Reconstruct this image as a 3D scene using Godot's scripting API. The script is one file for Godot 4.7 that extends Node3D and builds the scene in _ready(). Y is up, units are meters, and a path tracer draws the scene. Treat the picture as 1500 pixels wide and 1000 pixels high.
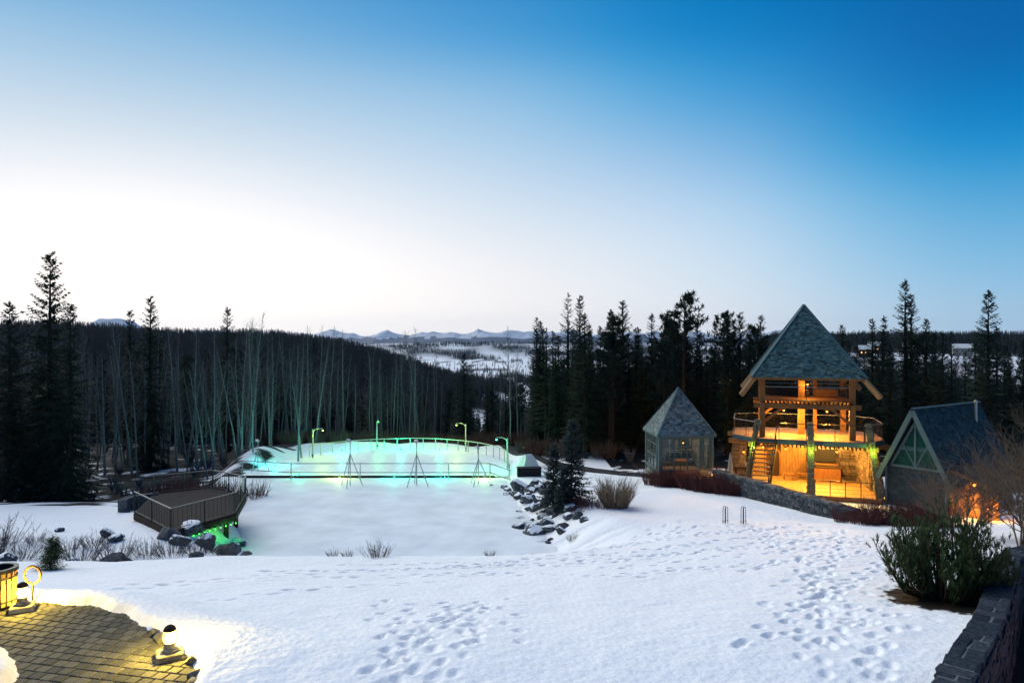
extends Node3D
# Winter dusk over a lodge garden: frozen pond, lit rink, timber look-out tower, forest and valley.

const SUNSET_AZ := -30.0
var rng := RandomNumberGenerator.new()
var used := {}
var M := {}
var noise_a := FastNoiseLite.new()
var noise_b := FastNoiseLite.new()
var noise_c := FastNoiseLite.new()
var far_meshes := []

# ------------------------------------------------------------------ mesh builder
class MB:
	var v := PackedVector3Array()
	var n := PackedVector3Array()
	var c := PackedColorArray()
	func tri(a: Vector3, b: Vector3, d: Vector3, col := Color.WHITE) -> void:
		var nn := (b - a).cross(d - a).normalized()
		v.push_back(a); v.push_back(d); v.push_back(b)
		n.push_back(nn); n.push_back(nn); n.push_back(nn)
		c.push_back(col); c.push_back(col); c.push_back(col)
	func stri(a: Vector3, b: Vector3, d: Vector3, na: Vector3, nb: Vector3, nd: Vector3, col := Color.WHITE) -> void:
		v.push_back(a); v.push_back(d); v.push_back(b)
		n.push_back(na); n.push_back(nd); n.push_back(nb)
		c.push_back(col); c.push_back(col); c.push_back(col)
	func quad(a: Vector3, b: Vector3, d: Vector3, e: Vector3, col := Color.WHITE) -> void:
		tri(a, b, d, col); tri(a, d, e, col)
	# a box from eight corners: bottom ring p[0..3] counter-clockwise from above, top ring p[4..7]
	func hexa(p: Array, col := Color.WHITE) -> void:
		quad(p[3], p[2], p[1], p[0], col); quad(p[4], p[5], p[6], p[7], col)
		for k in 4:
			var j := (k + 1) % 4
			quad(p[k], p[j], p[4 + j], p[4 + k], col)
	func box(at: Vector3, s: Vector3, b := Basis.IDENTITY, col := Color.WHITE) -> void:
		var h := s * 0.5
		var p := []
		for y in [-h.y, h.y]:
			for q in [[-1, 1], [1, 1], [1, -1], [-1, -1]]:
				p.append(at + b * Vector3(q[0] * h.x, y, q[1] * h.z))
		hexa(p, col)
	# a box with chamfered edges
	func cbox(at: Vector3, s: Vector3, e: float, b := Basis.IDENTITY, col := Color.WHITE) -> void:
		var h := s * 0.5
		var f := func(x, y, z, ix, iy, iz): return at + b * Vector3(x * (h.x - e * ix), y * (h.y - e * iy), z * (h.z - e * iz))
		for sx in [-1, 1]:
			_face(f.call(sx, -1, -1, 0, 1, 1), f.call(sx, 1, -1, 0, 1, 1), f.call(sx, 1, 1, 0, 1, 1), f.call(sx, -1, 1, 0, 1, 1), sx > 0, col)
			_face(f.call(-1, sx, -1, 1, 0, 1), f.call(-1, sx, 1, 1, 0, 1), f.call(1, sx, 1, 1, 0, 1), f.call(1, sx, -1, 1, 0, 1), sx > 0, col)
			_face(f.call(-1, -1, sx, 1, 1, 0), f.call(1, -1, sx, 1, 1, 0), f.call(1, 1, sx, 1, 1, 0), f.call(-1, 1, sx, 1, 1, 0), sx > 0, col)
			for sy in [-1, 1]:
				_face(f.call(sx, sy, -1, 0, 1, 1), f.call(sx, sy, 1, 0, 1, 1), f.call(sx, sy, 1, 1, 0, 1), f.call(sx, sy, -1, 1, 0, 1), sx * sy < 0, col)
				_face(f.call(sx, -1, sy, 0, 1, 1), f.call(sx, 1, sy, 0, 1, 1), f.call(sx, 1, sy, 1, 1, 0), f.call(sx, -1, sy, 1, 1, 0), sx * sy > 0, col)
				_face(f.call(-1, sx, sy, 1, 0, 1), f.call(1, sx, sy, 1, 0, 1), f.call(1, sx, sy, 1, 1, 0), f.call(-1, sx, sy, 1, 1, 0), sx * sy < 0, col)
				for sz in [-1, 1]:
					var p: Vector3 = f.call(sx, sy, sz, 0, 1, 1)
					var q: Vector3 = f.call(sx, sy, sz, 1, 0, 1)
					var r: Vector3 = f.call(sx, sy, sz, 1, 1, 0)
					if sx * sy * sz > 0: tri(p, q, r, col)
					else: tri(p, r, q, col)
	func _face(a: Vector3, b: Vector3, d: Vector3, e: Vector3, keep: bool, col: Color) -> void:
		if keep: quad(a, b, d, e, col)
		else: quad(e, d, b, a, col)
	# a beam of rectangular section between two points, edges eased
	func beam(a: Vector3, b: Vector3, w: float, h: float, col := Color.WHITE, e := 0.015) -> void:
		var z := b - a
		var l := z.length()
		z /= l
		var up := Vector3.UP if absf(z.y) < 0.95 else Vector3.RIGHT
		var x := up.cross(z).normalized()
		var y := z.cross(x)
		cbox((a + b) * 0.5, Vector3(w, h, l), minf(e, minf(w, h) * 0.2), Basis(x, y, z), col)
	func bar(a: Vector3, b: Vector3, w: float, h: float, col := Color.WHITE) -> void:
		var z := b - a
		var l := z.length()
		z /= l
		var up := Vector3.UP if absf(z.y) < 0.95 else Vector3.RIGHT
		var x := up.cross(z).normalized()
		box((a + b) * 0.5, Vector3(w, h, l), Basis(x, z.cross(x), z), col)
	func tube(pts: Array, radii: Array, sides := 8, cap := true, col := Color.WHITE) -> void:
		var prev := []
		var pn := []
		for i in pts.size():
			var z: Vector3
			if i == 0: z = pts[1] - pts[0]
			elif i == pts.size() - 1: z = pts[i] - pts[i - 1]
			else: z = pts[i + 1] - pts[i - 1]
			z = z.normalized()
			var up := Vector3.UP if absf(z.y) < 0.92 else Vector3.BACK
			var x := up.cross(z).normalized()
			var y := z.cross(x)
			var ring := []
			var rn := []
			for k in sides:
				var an := TAU * k / sides
				var nn := x * cos(an) + y * sin(an)
				rn.append(nn)
				ring.append(pts[i] + nn * radii[i])
			if i > 0:
				for k in sides:
					var j := (k + 1) % sides
					stri(prev[k], prev[j], ring[j], pn[k], pn[j], rn[j], col)
					if radii[i] > 0.0005:
						stri(prev[k], ring[j], ring[k], pn[k], rn[j], rn[k], col)
			elif cap:
				for k in range(1, sides - 1): tri(ring[0], ring[k + 1], ring[k], col)
			if cap and i == pts.size() - 1 and radii[i] > 0.0005:
				for k in range(1, sides - 1): tri(ring[0], ring[k], ring[k + 1], col)
			prev = ring
			pn = rn
	func rod(a: Vector3, b: Vector3, r: float, sides := 6, col := Color.WHITE) -> void:
		tube([a, b], [r, r], sides, true, col)
	# turned about y; prof = [[r, y] ...] from bottom to top
	func lathe(at: Vector3, prof: Array, sides := 16, col := Color.WHITE) -> void:
		for i in range(prof.size() - 1):
			var r0: float = prof[i][0]; var y0: float = prof[i][1]
			var r1: float = prof[i + 1][0]; var y1: float = prof[i + 1][1]
			var sl := Vector2(y1 - y0, r0 - r1).normalized()
			for k in sides:
				var a0 := TAU * k / sides
				var a1 := TAU * (k + 1) / sides
				var d0 := Vector3(cos(a0), 0, -sin(a0))
				var d1 := Vector3(cos(a1), 0, -sin(a1))
				var n0 := d0 * sl.x + Vector3.UP * sl.y
				var n1 := d1 * sl.x + Vector3.UP * sl.y
				var p := at + d0 * r0 + Vector3.UP * y0
				var q := at + d1 * r0 + Vector3.UP * y0
				var r := at + d1 * r1 + Vector3.UP * y1
				var s := at + d0 * r1 + Vector3.UP * y1
				if r0 > 0.0005: stri(p, q, r, n0, n1, n1, col)
				if r1 > 0.0005: stri(p, r, s, n0, n1, n0, col)
	func blade(a: Vector3, dir: Vector3, l: float, side: Vector3, w: float, col := Color.WHITE) -> void:
		tri(a - side * w, a + side * w, a + dir * l, col)
	func mesh() -> ArrayMesh:
		var arr := []
		arr.resize(Mesh.ARRAY_MAX)
		arr[Mesh.ARRAY_VERTEX] = v
		arr[Mesh.ARRAY_NORMAL] = n
		arr[Mesh.ARRAY_COLOR] = c
		var m := ArrayMesh.new()
		m.add_surface_from_arrays(Mesh.PRIMITIVE_TRIANGLES, arr)
		return m

# ------------------------------------------------------------------ scene helpers
func numbered(called: String) -> String:
	var k: int = used.get(called, 0)
	used[called] = k + 1
	return called if k == 0 else "%s_%03d" % [called, k]

func part(called: String, mb, material: Material, parent: Node) -> MeshInstance3D:
	var o := MeshInstance3D.new()
	o.name = called
	o.mesh = mb.mesh() if mb is MB else mb
	o.material_override = material
	parent.add_child(o, true)
	return o

func tag(o: Node, label: String, category: String, group := "", kind := "") -> void:
	o.set_meta("label", label)
	o.set_meta("category", category)
	if group: o.set_meta("group", group)
	if kind: o.set_meta("kind", kind)

func thing(called: String, label: String, category: String, at := Vector3.ZERO, turn := 0.0, group := "") -> Node3D:
	var o := Node3D.new()
	o.name = numbered(called)
	add_child(o)
	o.position = at
	o.rotation.y = turn
	tag(o, label, category, group)
	return o

func one(called: String, mb, material: Material, label: String, category: String, at := Vector3.ZERO, turn := 0.0, group := "") -> MeshInstance3D:
	var o := part(numbered(called), mb, material, self)
	o.position = at
	o.rotation.y = turn
	tag(o, label, category, group)
	return o

func struct(called: String, mb, material: Material, label: String, category: String) -> MeshInstance3D:
	var o := part(numbered(called), mb, material, self)
	tag(o, label, category, "", "structure")
	return o

func stuff(o: Node) -> void:
	o.set_meta("kind", "stuff")

func copy(o: Node3D, at: Vector3, turn := 0.0, label := "") -> Node3D:
	var r: Node3D = o.duplicate()
	r.name = numbered(String(o.name).split("_0")[0])
	add_child(r)
	r.position = at
	r.rotation.y = turn
	if label: r.set_meta("label", label)
	return r

func lamp_light(parent: Node, at: Vector3, color: Color, energy: float, size := 0.06, called := "lamp_light") -> OmniLight3D:
	var l := OmniLight3D.new()
	l.name = called
	l.light_color = color
	l.light_energy = energy
	l.light_size = size
	l.omni_range = 40.0
	l.omni_attenuation = 2.0
	l.shadow_enabled = true
	parent.add_child(l, true)
	l.position = at
	return l

func R(a: float, b: float) -> float:
	return rng.randf_range(a, b)

# ------------------------------------------------------------------ textures and materials
func gray(seed_: int, freq: float, lo: float, hi: float, size := 256, kind := FastNoiseLite.TYPE_SIMPLEX_SMOOTH, oct := 4) -> ImageTexture:
	var f := FastNoiseLite.new()
	f.seed = seed_
	f.frequency = freq
	f.noise_type = kind
	f.fractal_octaves = oct
	var im := f.get_seamless_image(size, size)
	im.convert(Image.FORMAT_RGB8)
	for y in size:
		for x in size:
			var g: float = lerpf(lo, hi, im.get_pixel(x, y).r)
			im.set_pixel(x, y, Color(g, g, g))
	return ImageTexture.create_from_image(im)

func grain(seed_: int, lo: float, hi: float) -> ImageTexture:
	var f := FastNoiseLite.new()
	f.seed = seed_
	f.frequency = 0.03
	f.fractal_octaves = 3
	var im := Image.create(256, 256, false, Image.FORMAT_RGB8)
	for y in 256:
		for x in 256:
			var w: float = 0.5 + 0.5 * f.get_noise_3d(x * 3.0, sin(TAU * y / 256.0) * 8.0, cos(TAU * y / 256.0) * 8.0)
			var g := lerpf(lo, hi, clampf(w + R(-0.08, 0.08), 0, 1))
			im.set_pixel(x, y, Color(g, g, g))
	return ImageTexture.create_from_image(im)

func mat(called: String, col: Color, rough := 0.9, tex: Texture2D = null, tscale := 1.0, bump: Texture2D = null, bcm := 0.5, metal := 0.0) -> StandardMaterial3D:
	var m := StandardMaterial3D.new()
	m.resource_name = called
	m.albedo_color = col.linear_to_srgb()
	m.roughness = rough
	m.metallic = metal
	m.metallic_specular = 0.5 if metal > 0.0 or rough < 0.6 else 0.2
	m.uv1_triplanar = true
	m.uv1_world_triplanar = true
	m.uv1_scale = Vector3.ONE * tscale
	if tex: m.albedo_texture = tex
	if bump:
		m.heightmap_enabled = true
		m.heightmap_texture = bump
		m.heightmap_scale = bcm
	M[called] = m
	return m

func glow(called: String, col: Color, energy: float) -> StandardMaterial3D:
	var m := StandardMaterial3D.new()
	m.resource_name = called
	m.albedo_color = Color(0.9, 0.9, 0.85)
	m.emission_enabled = true
	m.emission = col
	m.emission_energy_multiplier = energy
	M[called] = m
	return m

func make_materials() -> void:
	var fine := gray(11, 0.06, 0.72, 1.0)
	var blotch := gray(12, 0.015, 0.55, 1.0)
	var rough := gray(13, 0.05, 0.0, 1.0)
	var cells := gray(14, 0.04, 0.45, 1.0, 256, FastNoiseLite.TYPE_CELLULAR, 2)
	var wood := grain(15, 0.55, 1.0)
	var soft := gray(16, 0.02, 0.0, 1.0)
	var s := mat("snow", Color(0.88, 0.885, 0.89), 0.75, gray(17, 0.03, 0.93, 1.0), 0.9, soft, 1.3)
	s.vertex_color_use_as_albedo = true
	s.albedo_color = Color.WHITE
	mat("pond_snow", Color(0.82, 0.84, 0.86), 0.65, gray(18, 0.012, 0.9, 1.0), 0.12, soft, 0.5)
	mat("rink_ice", Color(0.80, 0.84, 0.86), 0.45, gray(19, 0.02, 0.9, 1.0), 0.2, soft, 0.3)
	mat("asphalt", Color(0.055, 0.058, 0.065), 0.75, blotch, 0.4, rough, 0.4)
	mat("paver_a", Color(0.125, 0.125, 0.105), 0.85, fine, 2.0, rough, 0.3)
	mat("paver_b", Color(0.095, 0.096, 0.084), 0.85, fine, 2.0, rough, 0.3)
	mat("paver_c", Color(0.16, 0.155, 0.125), 0.85, fine, 2.0, rough, 0.3)
	mat("joint_sand", Color(0.035, 0.034, 0.028), 0.95, fine, 3.0, rough, 0.3)
	mat("concrete", Color(0.38, 0.36, 0.32), 0.9, blotch, 1.0, rough, 0.3)
	mat("stone_a", Color(0.048, 0.060, 0.074), 0.75, blotch, 2.2, rough, 1.2)
	mat("stone_b", Color(0.072, 0.086, 0.102), 0.75, blotch, 2.2, rough, 1.2)
	mat("stone_c", Color(0.034, 0.043, 0.054), 0.75, blotch, 2.2, rough, 1.2)
	mat("mortar", Color(0.17, 0.18, 0.19), 0.95, fine, 2.0, rough, 0.4)
	mat("boulder", Color(0.13, 0.14, 0.155), 0.85, cells, 0.7, rough, 2.0)
	mat("boulder_b", Color(0.21, 0.215, 0.225), 0.85, cells, 0.7, rough, 2.0)
	var st := mat("stonework", Color.WHITE, 0.85, blotch, 1.6, rough, 1.2)
	st.vertex_color_use_as_albedo = true
	var sl := mat("slate", Color.WHITE, 0.6, fine, 1.5, rough, 0.5)
	sl.vertex_color_use_as_albedo = true
	mat("timber", Color(0.30, 0.145, 0.06), 0.65, wood, 0.8, wood, 0.3)
	mat("timber_pale", Color(0.37, 0.215, 0.105), 0.65, wood, 0.8, wood, 0.3)
	mat("timber_dark", Color(0.06, 0.038, 0.028), 0.75, wood, 0.8, wood, 0.3)
	mat("board_floor", Color(0.46, 0.29, 0.15), 0.5, wood, 0.8, wood, 0.2)
	mat("deck_board", Color(0.032, 0.022, 0.022), 0.75, wood, 0.9, wood, 0.3)
	mat("post_cladding", Color(0.24, 0.24, 0.19), 0.9, cells, 1.5, rough, 2.0)
	mat("teal_wall", Color(0.034, 0.058, 0.078), 0.8, blotch, 0.6, rough, 0.4)
	mat("teal_trim", Color(0.085, 0.15, 0.165), 0.6, fine, 1.0)
	mat("gazebo_frame", Color(0.12, 0.15, 0.15), 0.65, fine, 1.0)
	mat("dark_metal", Color(0.03, 0.03, 0.033), 0.5, fine, 1.0, null, 0.0, 0.6)
	mat("grey_metal", Color(0.30, 0.31, 0.32), 0.45, fine, 1.0, null, 0.0, 0.7)
	mat("rail_grey", Color(0.13, 0.14, 0.15), 0.5, fine, 1.0, null, 0.0, 0.5)
	mat("pale_metal", Color(0.55, 0.56, 0.57), 0.5, fine, 1.0, null, 0.0, 0.4)
	mat("pole_paint", Color(0.55, 0.58, 0.42), 0.5, fine, 1.5)
	mat("rail_paint", Color(0.42, 0.45, 0.42), 0.5, fine, 1.5)
	mat("canvas", Color(0.52, 0.45, 0.36), 0.9, fine, 2.0, rough, 0.3)
	mat("white_sheet", Color(0.75, 0.75, 0.74), 0.8, fine, 1.0, soft, 0.8)
	mat("black_box", Color(0.02, 0.02, 0.024), 0.6, fine, 1.0)
	mat("bark_dark", Color(0.045, 0.036, 0.03), 0.95, blotch, 1.5, rough, 2.0)
	mat("bark_pine", Color(0.12, 0.075, 0.05), 0.95, blotch, 1.5, rough, 2.0)
	mat("bark_aspen", Color(0.36, 0.36, 0.36), 0.85, gray(21, 0.03, 0.45, 1.0), 0.9, rough, 0.6)
	mat("twig_aspen", Color(0.10, 0.097, 0.092), 0.9)
	mat("needles_a", Color(0.024, 0.040, 0.026), 0.85)
	mat("needles_b", Color(0.032, 0.046, 0.026), 0.85)
	mat("needles_c", Color(0.020, 0.034, 0.028), 0.85)
	mat("needles_bush", Color(0.045, 0.075, 0.03), 0.8)
	mat("needles_blue", Color(0.045, 0.065, 0.06), 0.8)
	mat("needles_far", Color(0.022, 0.030, 0.028), 0.9)
	mat("twig_red", Color(0.10, 0.04, 0.04), 0.9)
	mat("twig_brown", Color(0.13, 0.095, 0.07), 0.9)
	mat("twig_tan", Color(0.24, 0.18, 0.125), 0.9)
	mat("twig_grey", Color(0.09, 0.085, 0.085), 0.9)
	mat("soil", Color(0.05, 0.042, 0.035), 0.95, blotch, 1.0, rough, 2.0)
	var g := StandardMaterial3D.new()
	g.resource_name = "glass"
	g.albedo_color = Color(0.35, 0.55, 0.55, 0.10)
	g.transparency = BaseMaterial3D.TRANSPARENCY_ALPHA
	g.roughness = 0.02
	g.metallic_specular = 0.6
	M["glass"] = g
	glow("warm_bulb", Color(1.0, 0.72, 0.32), 7.0)
	glow("orange_bulb", Color(1.0, 0.55, 0.16), 9.0)
	glow("patio_bulb", Color(1.0, 0.86, 0.42), 9.0)
	glow("green_bulb", Color(0.25, 1.0, 0.25), 8.0)
	glow("cyan_bulb", Color(0.25, 1.0, 0.85), 8.0)
	glow("lime_bulb", Color(0.85, 1.0, 0.25), 8.0)
	glow("house_lamp", Color(1.0, 0.72, 0.35), 2.0)

# ------------------------------------------------------------------ sky: twilight glow, table of colours by height and by angle from the sunset
func sky_image() -> Image:
	var els := [0.0, 5.0, 10.0, 15.0, 20.0, 25.0, 35.0, 60.0, 90.0]
	var azs := [0.0, 29.0, 48.0, 66.0, 110.0, 180.0]
	var zen := [24, 92, 162]
	var tab := [
		[[284, 277, 270], [288, 281, 274], [262, 260, 260], [217, 230, 242], [165, 201, 230], [112, 172, 219], [56, 132, 196], [28, 100, 168], zen],
		[[260, 257, 255], [252, 251, 252], [224, 235, 246], [186, 214, 238], [140, 190, 228], [72, 154, 213], [34, 118, 187], [24, 94, 163], zen],
		[[234, 238, 244], [212, 230, 244], [180, 213, 240], [126, 183, 227], [60, 152, 212], [6, 123, 193], [10, 106, 178], [18, 92, 162], zen],
		[[178, 209, 231], [138, 193, 229], [82, 167, 218], [8, 131, 200], [0, 103, 175], [0, 97, 169], [4, 95, 167], [20, 90, 160], zen],
		[[160, 198, 226], [120, 182, 224], [70, 160, 214], [14, 132, 200], [4, 114, 186], [4, 106, 178], [10, 98, 170], [20, 90, 160], zen],
		[[160, 198, 226], [120, 182, 224], [70, 160, 214], [16, 132, 200], [6, 114, 186], [6, 106, 178], [12, 98, 170], [20, 90, 160], zen]]
	var h := 180
	var w := 360
	var im := Image.create(w, h, false, Image.FORMAT_RGBF)
	for y in h:
		var el: float = maxf(90.0 - (y + 0.5) * 180.0 / h, 0.0)
		# the six columns of the table at this height
		var cols := []
		for a in azs.size():
			var rgb := []
			for ch in 3:
				rgb.append(smooth_at(els, tab[a].map(func(q): return float(q[ch])), el))
			cols.append(rgb)
		for x in w:
			var az: float = (x + 0.5) / w * 360.0  # the first column faces -Z
			var da: float = absf(wrapf(az - SUNSET_AZ, -180.0, 180.0))
			var o := []
			for ch in 3:
				var p := maxf(smooth_at(azs, [cols[0][ch], cols[1][ch], cols[2][ch], cols[3][ch], cols[4][ch], cols[5][ch]], da), 0.0) / 255.0
				o.append(pow((p + 0.055) / 1.055, 2.4) if p > 0.04 else p / 12.92)
			im.set_pixel(x, y, Color(o[0], o[1], o[2]))
	return im

func smooth_at(xs: Array, ys: Array, x: float) -> float:
	var k := 0
	while k < xs.size() - 2 and x >= xs[k + 1]: k += 1
	var f: float = clampf((x - xs[k]) / (xs[k + 1] - xs[k]), 0, 1)
	var dt: float = xs[k + 1] - xs[k]
	var s0: float = (ys[k + 1] - ys[k - 1]) / (xs[k + 1] - xs[k - 1]) if k > 0 else 0.0
	var s1: float = (ys[k + 2] - ys[k]) / (xs[k + 2] - xs[k]) if k < xs.size() - 2 else 0.0
	var f2 := f * f
	var f3 := f2 * f
	return (2 * f3 - 3 * f2 + 1) * ys[k] + (f3 - 2 * f2 + f) * dt * s0 + (3 * f2 - 2 * f3) * ys[k + 1] + (f3 - f2) * dt * s1

# ------------------------------------------------------------------ terrain. x to the right, d = distance ahead (-z)
var patio_poly := PackedVector2Array([Vector2(-20, 15.9), Vector2(-11.7, 15.6), Vector2(-10.4, 15.55), Vector2(-9.4, 15.35), Vector2(-8.6, 14.95), Vector2(-7.9, 14.4), Vector2(-7.1, 13.75), Vector2(-6.35, 13.1), Vector2(-5.85, 12.5), Vector2(-5.55, 11.8), Vector2(-5.4, 10.8), Vector2(-5.4, 6.0), Vector2(-8.4, 6.0), Vector2(-8.55, 11.6), Vector2(-8.85, 12.3), Vector2(-9.35, 12.85), Vector2(-9.9, 13.35), Vector2(-10.6, 13.6), Vector2(-12, 13.7), Vector2(-20, 13.9)])
var wall_line := [Vector2(4.6, 8.0), Vector2(6.0, 9.6), Vector2(7.25, 11.2), Vector2(8.5, 12.6), Vector2(9.85, 14.1), Vector2(11.35, 15.9), Vector2(12.9, 17.8), Vector2(14.3, 19.4), Vector2(16.4, 20.6), Vector2(18.7, 21.3), Vector2(22.0, 21.8)]

func prof(list: Array, d: float) -> float:
	if d <= list[0][0]: return list[0][1]
	for k in range(list.size() - 1):
		if d < list[k + 1][0]:
			var f: float = (d - list[k][0]) / (list[k + 1][0] - list[k][0])
			if d > 80.0: return lerpf(list[k][1], list[k + 1][1], f)
			var dt: float = list[k + 1][0] - list[k][0]
			var s0: float = (list[k + 1][1] - list[k - 1][1]) / (list[k + 1][0] - list[k - 1][0]) if k > 0 else 0.0
			var s1: float = (list[k + 2][1] - list[k][1]) / (list[k + 2][0] - list[k][0])
			var f2 := f * f
			var f3 := f2 * f
			return (2 * f3 - 3 * f2 + 1) * list[k][1] + (f3 - 2 * f2 + f) * dt * s0 + (3 * f2 - 2 * f3) * list[k + 1][1] + (f3 - f2) * dt * s1
	return list[-1][1]

const P_MID := [[0.0, 0.4], [10.0, 0.36], [13.0, 0.22], [16.0, -0.28], [20.0, -1.05], [24.0, -1.85], [26.0, -2.2], [27.2, -2.55], [28.6, -3.15], [30.5, -4.15], [33.0, -4.4], [48.0, -4.4], [49.5, -4.25], [63.0, -4.25], [66.0, -4.1], [70.0, -4.9], [90.0, -7.0], [150.0, -18.0], [300.0, -45.0], [480.0, -60.0], [2600.0, -60.0], [3300.0, -30.0], [4500.0, -35.0], [9000.0, -60.0]]
const P_LEFT := [[0.0, 0.4], [10.0, 0.36], [13.0, 0.22], [16.0, -0.2], [20.0, -1.1], [24.0, -1.95], [25.6, -2.25], [27.0, -2.75], [30.0, -2.62], [36.0, -3.0], [40.0, -3.5], [45.0, -4.5], [55.0, -5.0], [66.0, -5.2], [90.0, -7.0], [150.0, -18.0], [300.0, -45.0], [480.0, -60.0], [2600.0, -60.0], [3300.0, -30.0], [4500.0, -35.0], [9000.0, -60.0]]
const P_RIGHT := [[0.0, 0.4], [10.0, 0.36], [13.0, 0.2], [16.0, -0.2], [20.0, -0.78], [25.0, -1.45], [30.0, -2.15], [33.0, -2.6], [40.0, -3.1], [50.0, -3.95], [60.0, -4.3], [66.0, -4.5], [80.0, -6.5], [110.0, -12.0], [200.0, -23.0], [300.0, -22.0], [400.0, -14.0], [500.0, -6.0], [800.0, 2.0], [1300.0, 12.0], [1700.0, 4.0], [2600.0, -50.0], [9000.0, -60.0]]

func wall_side(x: float, d: float) -> float:   # signed distance to the garden wall's centre line, positive on its low outer side
	var best := 1e9
	var sgn := 1.0
	for k in range(wall_line.size() - 1):
		var a: Vector2 = wall_line[k]
		var ab: Vector2 = wall_line[k + 1] - a
		var p := Vector2(x, d) - a
		var t := clampf(p.dot(ab) / ab.length_squared(), 0, 1)
		var q := p - ab * t
		var l := q.length()
		if l < best:
			best = l
			sgn = 1.0 if ab.x * p.y - ab.y * p.x < 0.0 else -1.0
	return best * sgn

func patio_in(x: float, d: float) -> float:   # signed distance to the paved terrace, positive inside
	var best := 1e9
	var n := patio_poly.size()
	var p := Vector2(x, d)
	for k in n:
		var q := Geometry2D.get_closest_point_to_segment(p, patio_poly[k], patio_poly[(k + 1) % n])
		best = minf(best, q.distance_to(p))
	return best if Geometry2D.is_point_in_polygon(p, patio_poly) else -best

func hill(x: float, d: float) -> float:
	var f := 1.0 - smoothstep(-270.0, 48.0, x)
	return (f * 63.0 + (1.0 - smoothstep(-520.0, -200.0, x)) * 10.0) * exp(-pow((d - 760.0) / 250.0, 2.0)) * (1.0 + 0.06 * noise_c.get_noise_2d(x * 0.6, 7.0))

func shore_right(d: float) -> float:
	return 1.2 - (d - 33.0) * 0.25

func ground(x: float, d: float) -> float:
	var mid := prof(P_MID, d)
	var left := prof(P_LEFT, d)
	var right := prof(P_RIGHT, d)
	var wr: float
	var wl: float
	if d < 29.0:
		wr = smoothstep(-1.0, 9.0, x)
		wl = smoothstep(-10.0, -15.5, x)
	elif d < 75.0:
		var s := shore_right(d) + 0.35 * noise_a.get_noise_2d(d * 9.0, 3.0)
		var f := smoothstep(29.0, 33.0, d)
		wr = lerpf(smoothstep(-1.0, 9.0, x), smoothstep(s - 0.4, s + 4.0, x), f)
		var e := -12.6 - maxf(d - 34.0, 0.0) * 0.48
		if d > 49.0: e = -19.8 - (d - 49.0) * 0.35
		wl = lerpf(smoothstep(-10.0, -15.5, x), smoothstep(e, e - 2.6, x), f)
		if d > 64.0: wr *= 1.0
	else:
		var xb := 5.0 + (d - 70.0) * 0.3
		wr = smoothstep(xb - 8.0 - d * 0.02, xb + 12.0 + d * 0.10, x)
		wl = smoothstep(-15.0, -25.0, x)
	var y := lerpf(lerpf(mid, left, wl), right, wr)
	# snow heaped along the rink's left side
	if d > 46.0 and d < 72.0:
		y += 1.25 * exp(-pow((x + 21.5) / 1.6, 2.0) - pow((d - 58.0) / 5.0, 2.0))
		y += 0.7 * exp(-pow((d - 66.0) / 1.3, 2.0)) * smoothstep(-24.0, -18.0, x) * smoothstep(4.0, -1.0, x) * (0.5 + 0.25 * noise_a.get_noise_2d(x * 1.5, 9.0))
		y += 0.55 * exp(-pow((x - 1.2) / 1.3, 2.0) - pow((d - 57.0) / 5.0, 2.0))
	# low terrace in front of and round the tower and the cottage
	if d > 25.0 and d < 70.0 and x > 10.0:
		var t := smoothstep(13.9, 14.5, x - (40.0 - d) * 0.30) * smoothstep(31.5, 34.5, d) * (1.0 - smoothstep(56.0, 64.0, d))
		y = lerpf(y, -4.05, t)
	# low walk outside the garden wall
	if x > 3.0 and d < 36.0:
		var w := wall_side(x, d)
		if w > -0.4:
			var low := -1.45 - 0.025 * maxf(d - 14.0, 0.0) - smoothstep(26.0, 36.0, d) * 1.9
			y = lerpf(y, low, smoothstep(-0.05, 0.12, w) * (1.0 - smoothstep(30.0, 36.0, d)))
		elif w > -1.3:
			y += 0.0
	if d > 300.0: y += hill(x, d)
	# natural unevenness
	var far := smoothstep(60.0, 400.0, d)
	y += noise_a.get_noise_2d(x * 1.2, d * 1.2) * 0.07 + noise_b.get_noise_2d(x, d) * 0.03
	if d < 36.0: y += noise_b.get_noise_2d(x * 4.0 + 50.0, d * 6.0) * 0.016
	if d > 60.0: y += far * noise_c.get_noise_2d(x * 0.5, d * 0.5) * 5.0
	if d > 2500.0: y += smoothstep(2500.0, 3400.0, d) * (16.0 + 34.0 * noise_c.get_noise_2d(x * 0.055, d * 0.11))
	return y

func forest(x: float, d: float) -> float:   # how far the ground is wooded, 0..1
	if d < 38.0: return 0.0
	if d < 72.0:
		var f := 0.0
		if x < -20.0: f = smoothstep(38.0, 44.0, d + x * 0.02) * smoothstep(-19.0, -24.0, x)
		if x > 8.0: f = maxf(f, smoothstep(52.0, 56.0, d))
		if d > 66.0: f = maxf(f, smoothstep(66.5, 68.5, d))
		return f
	if d < 430.0 and x < 40.0 + (d - 70.0) * 0.15: return 1.0
	if d < 150.0 : return 1.0
	if x < 60.0 and hill(x, d) > 9.0: return 1.0
	if d > 2400.0: return clampf(0.5 + 1.7 * noise_c.get_noise_2d(x * 0.2, d * 0.2), 0.0, 1.0)
	if d > 540.0 and x > 260.0: return 1.0 if noise_c.get_noise_2d(x, d) > -0.25 else 0.0
	var v := noise_c.get_noise_2d(x * 0.9 + 40.0, d * 0.45)
	var th := 0.18
	if d < 560.0 and x < 250.0: th = -0.35
	elif d > 700.0 and d < 820.0 and x < 260.0: th = 0.5
	elif d > 820.0 and d < 1150.0 and x < 260.0: th = -0.05
	elif d > 1250.0: th = 0.28
	return 1.0 if v > th else 0.0

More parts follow.
